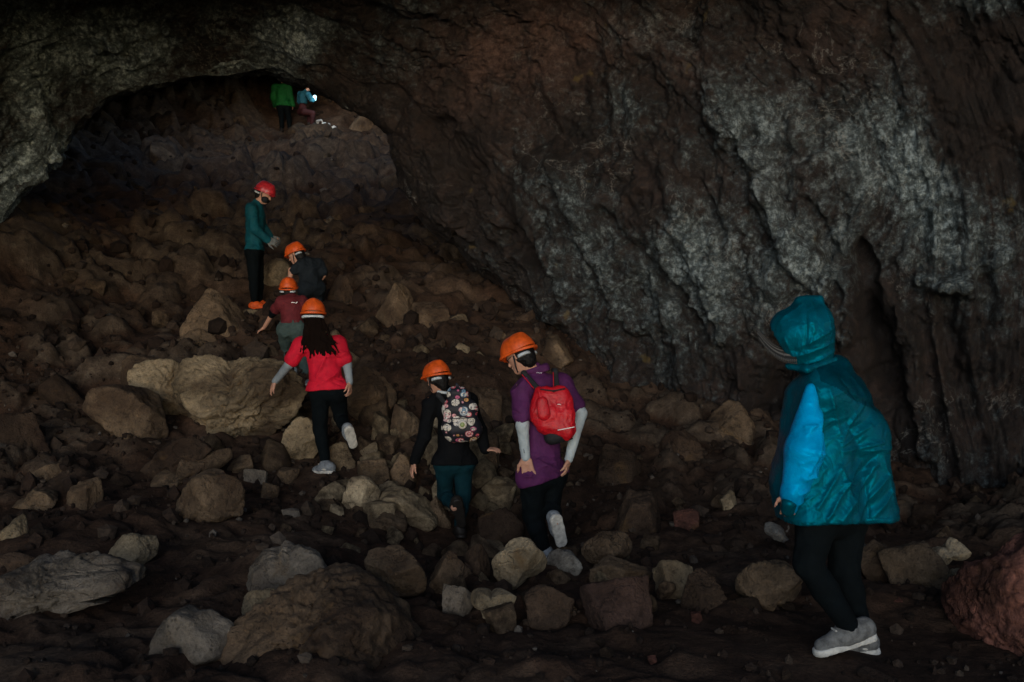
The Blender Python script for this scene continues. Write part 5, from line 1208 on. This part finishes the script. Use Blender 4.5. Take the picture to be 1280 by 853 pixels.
def farblue():
    Y0 = 33.6
    J = joints(Y0, dict(head=(386, 109, .0), neck=(382, 114, 0), chest=(380, 121, 0), shL=(375, 118, .1), shR=(385, 118, -.15), elL=(374, 127, .2), elR=(389, 126, -.25), wrL=(380, 133, .3), wrR=(393, 124, -.15),
        pelvis=(378, 137, 0), hipL=(376, 140, .1), hipR=(380, 140, -.1), knL=(388, 141, .1), knR=(391, 142, -.12), anL=(386, 154, .12), anR=(390, 155, -.12)), (.9, -.4, 0), (.8, -.5, -.2))
    J['hdL'] = (U((.6, 0, -.6)), (0, 1, 0), -1, .6); J['hdR'] = (U((.4, -.2, .8)), (1, 0, 0), -1, .6)
    J['toL'] = PX(390, 155, Y0 + .1); J['toR'] = PX(394, 156, Y0 - .12)
    J['ftL'] = (PX(384, 156, Y0 + .1), PX(393, 156.5, Y0 + .1), (0, 0, -1)); J['ftR'] = (PX(388, 157, Y0 - .12), PX(397, 157.5, Y0 - .12), (0, 0, -1))
    r = empty('person', PX(386, 158, Y0), 'distant crouching person in blue top and maroon trousers holding a bright lamp', 'person')
    s = .95
    grow('body', body_prims(J, s), .018, M_SKIN, r, .03)
    grow('trousers', trouser_prims(J, s, .03, .95), .020, M_DMAR, r, .03)
    grow('shirt', shirt_prims(J, s, .03, 'long', (PX(380, 130, Y0), (0, 0, -1))), .018, M_FARBLUE, r, .04, folds(6, .02, 12))
    helmet(J, r, M_DHELM, 1.0, .016, strap=False)
    for q in 'LR': shoe(J, q, r, 1.0, .016, None, M_SHOED, M_SHOED)
    # hand lamp, the one lit lamp in the photograph
    lp = empty('hand_lamp', PX(393, 121, Y0 - .2), 'small bright bluish white lamp held by the distant crouching person', 'lamp')
    p = PX(393, 121, Y0 - .25)
    grow('housing', [C(p + (0, .05, 0), p + (0, .12, 0), .05, .035), CUT(p + (0, .045, 0), (0, -1, 0))], .010, M_DSTRAP, lp, .0)
    k = NT('lamp_glow'); k.b.inputs['Emission Color'].default_value = (.45, .85, 1, 1); k.b.inputs['Emission Strength'].default_value = 2.2; ME = k.done((.3, .6, .7), .4)
    pl = bpy.data.lights.new('lamp_light', 'POINT'); pl.energy = 14; pl.color = (.75, .93, 1); pl.shadow_soft_size = .08
    po = bpy.data.objects.new('lamp_light', pl); COL.objects.link(po); po.parent = lp; po.location = (.25, -.28, -.1)
    grow('lens', [C(p + (0, .045, 0), p + (0, .043, 0), .065, .065, (0, 1, 0), 2.5), C(p + (.03, .05, -.10), p + (.0, .05, -.03), .02, .04)], .012, ME, lp, .02)
farblue()

# ------------------------------------------------------------------ every small stone gets its own description, told from what lies nearest
LAND += [(300,498,'the huge tan boulder'),(465,495,'the tall brown boulder'),(150,516,'the cracked boulder'),(451,620,'the pale upright boulder'),(264,622,'the lone lumpy boulder'),
 (362,712,'the grey rounded boulder'),(395,795,'the giant mossy boulder'),(238,808,'the smooth grey boulder'),(85,737,'the long grey slab'),(45,625,'the wedge-shaped rock'),(652,704,'the pale peaked boulder'),
 (615,752,'the heart-shaped rock'),(762,690,'the flat-topped boulder'),(838,717,'the rounded tan rock'),(775,750,'the reddish crumbly boulder'),(958,730,'the large brown boulder'),
 (1150,698,'the wide dusty boulder'),(1262,775,'the massive red boulder'),(692,438,'the purple-shirted person\'s helmet'),(540,392,'the brown wedge on the slope'),(200,196,'the lone far boulder'),
 (346,346,'the tan upright boulder'),(268,392,'the dark brown boulder'),(24,545,'the dark left-edge boulder'),(915,530,'the brown wall-foot boulder'),(856,560,'the dark wall-foot boulder'),
 (407,592,'the planted white shoe'),(518,580,'the backpacked person\'s hand'),(574,673,'the backpacked person\'s boots'),(657,588,'the purple-shirted person\'s hand'),
 (322,388,'the orange shoes'),(330,236,'the pinkish red helmet'),(355,130,'the distant green person'),(410,158,'the bright white stones'),(376,388,'the crouching dark person'),
 (1050,819,'the hooded person\'s shoes'),(908,623,'the small round tan rock'),(1100,650,'the hooded person\'s jacket hem')]
def sector(dx, dy):
    a_ = math.degrees(math.atan2(-dy, dx)) % 360
    return ['right of', 'to the upper right of', 'above', 'to the upper left of', 'left of', 'to the lower left of', 'below', 'to the lower right of'][int((a_ + 22.5) // 45) % 8]
slots = {}
for o, px, py, w, cn in FILL:
    near = sorted(LAND, key=lambda L: math.hypot(px - L[0], py - L[1]))[0]
    slots.setdefault((near[2], sector(px - near[0], py - near[1])), []).append((math.hypot(px - near[0], py - near[1]), o, cn))
for (nm, sec), L in slots.items():
    L.sort(key=lambda q: q[0])
    for i, (d, o, cn) in enumerate(L):
        o['label'] = (('', 'second ', 'third ', 'fourth ', 'fifth ', 'sixth ', 'seventh ', 'eighth ', 'ninth ', 'tenth ', 'eleventh ', 'twelfth ')[min(i, 11)] + 'closest ' if len(L) > 1 else '') + 'small %s rock %s %s' % (cn, sec, nm)
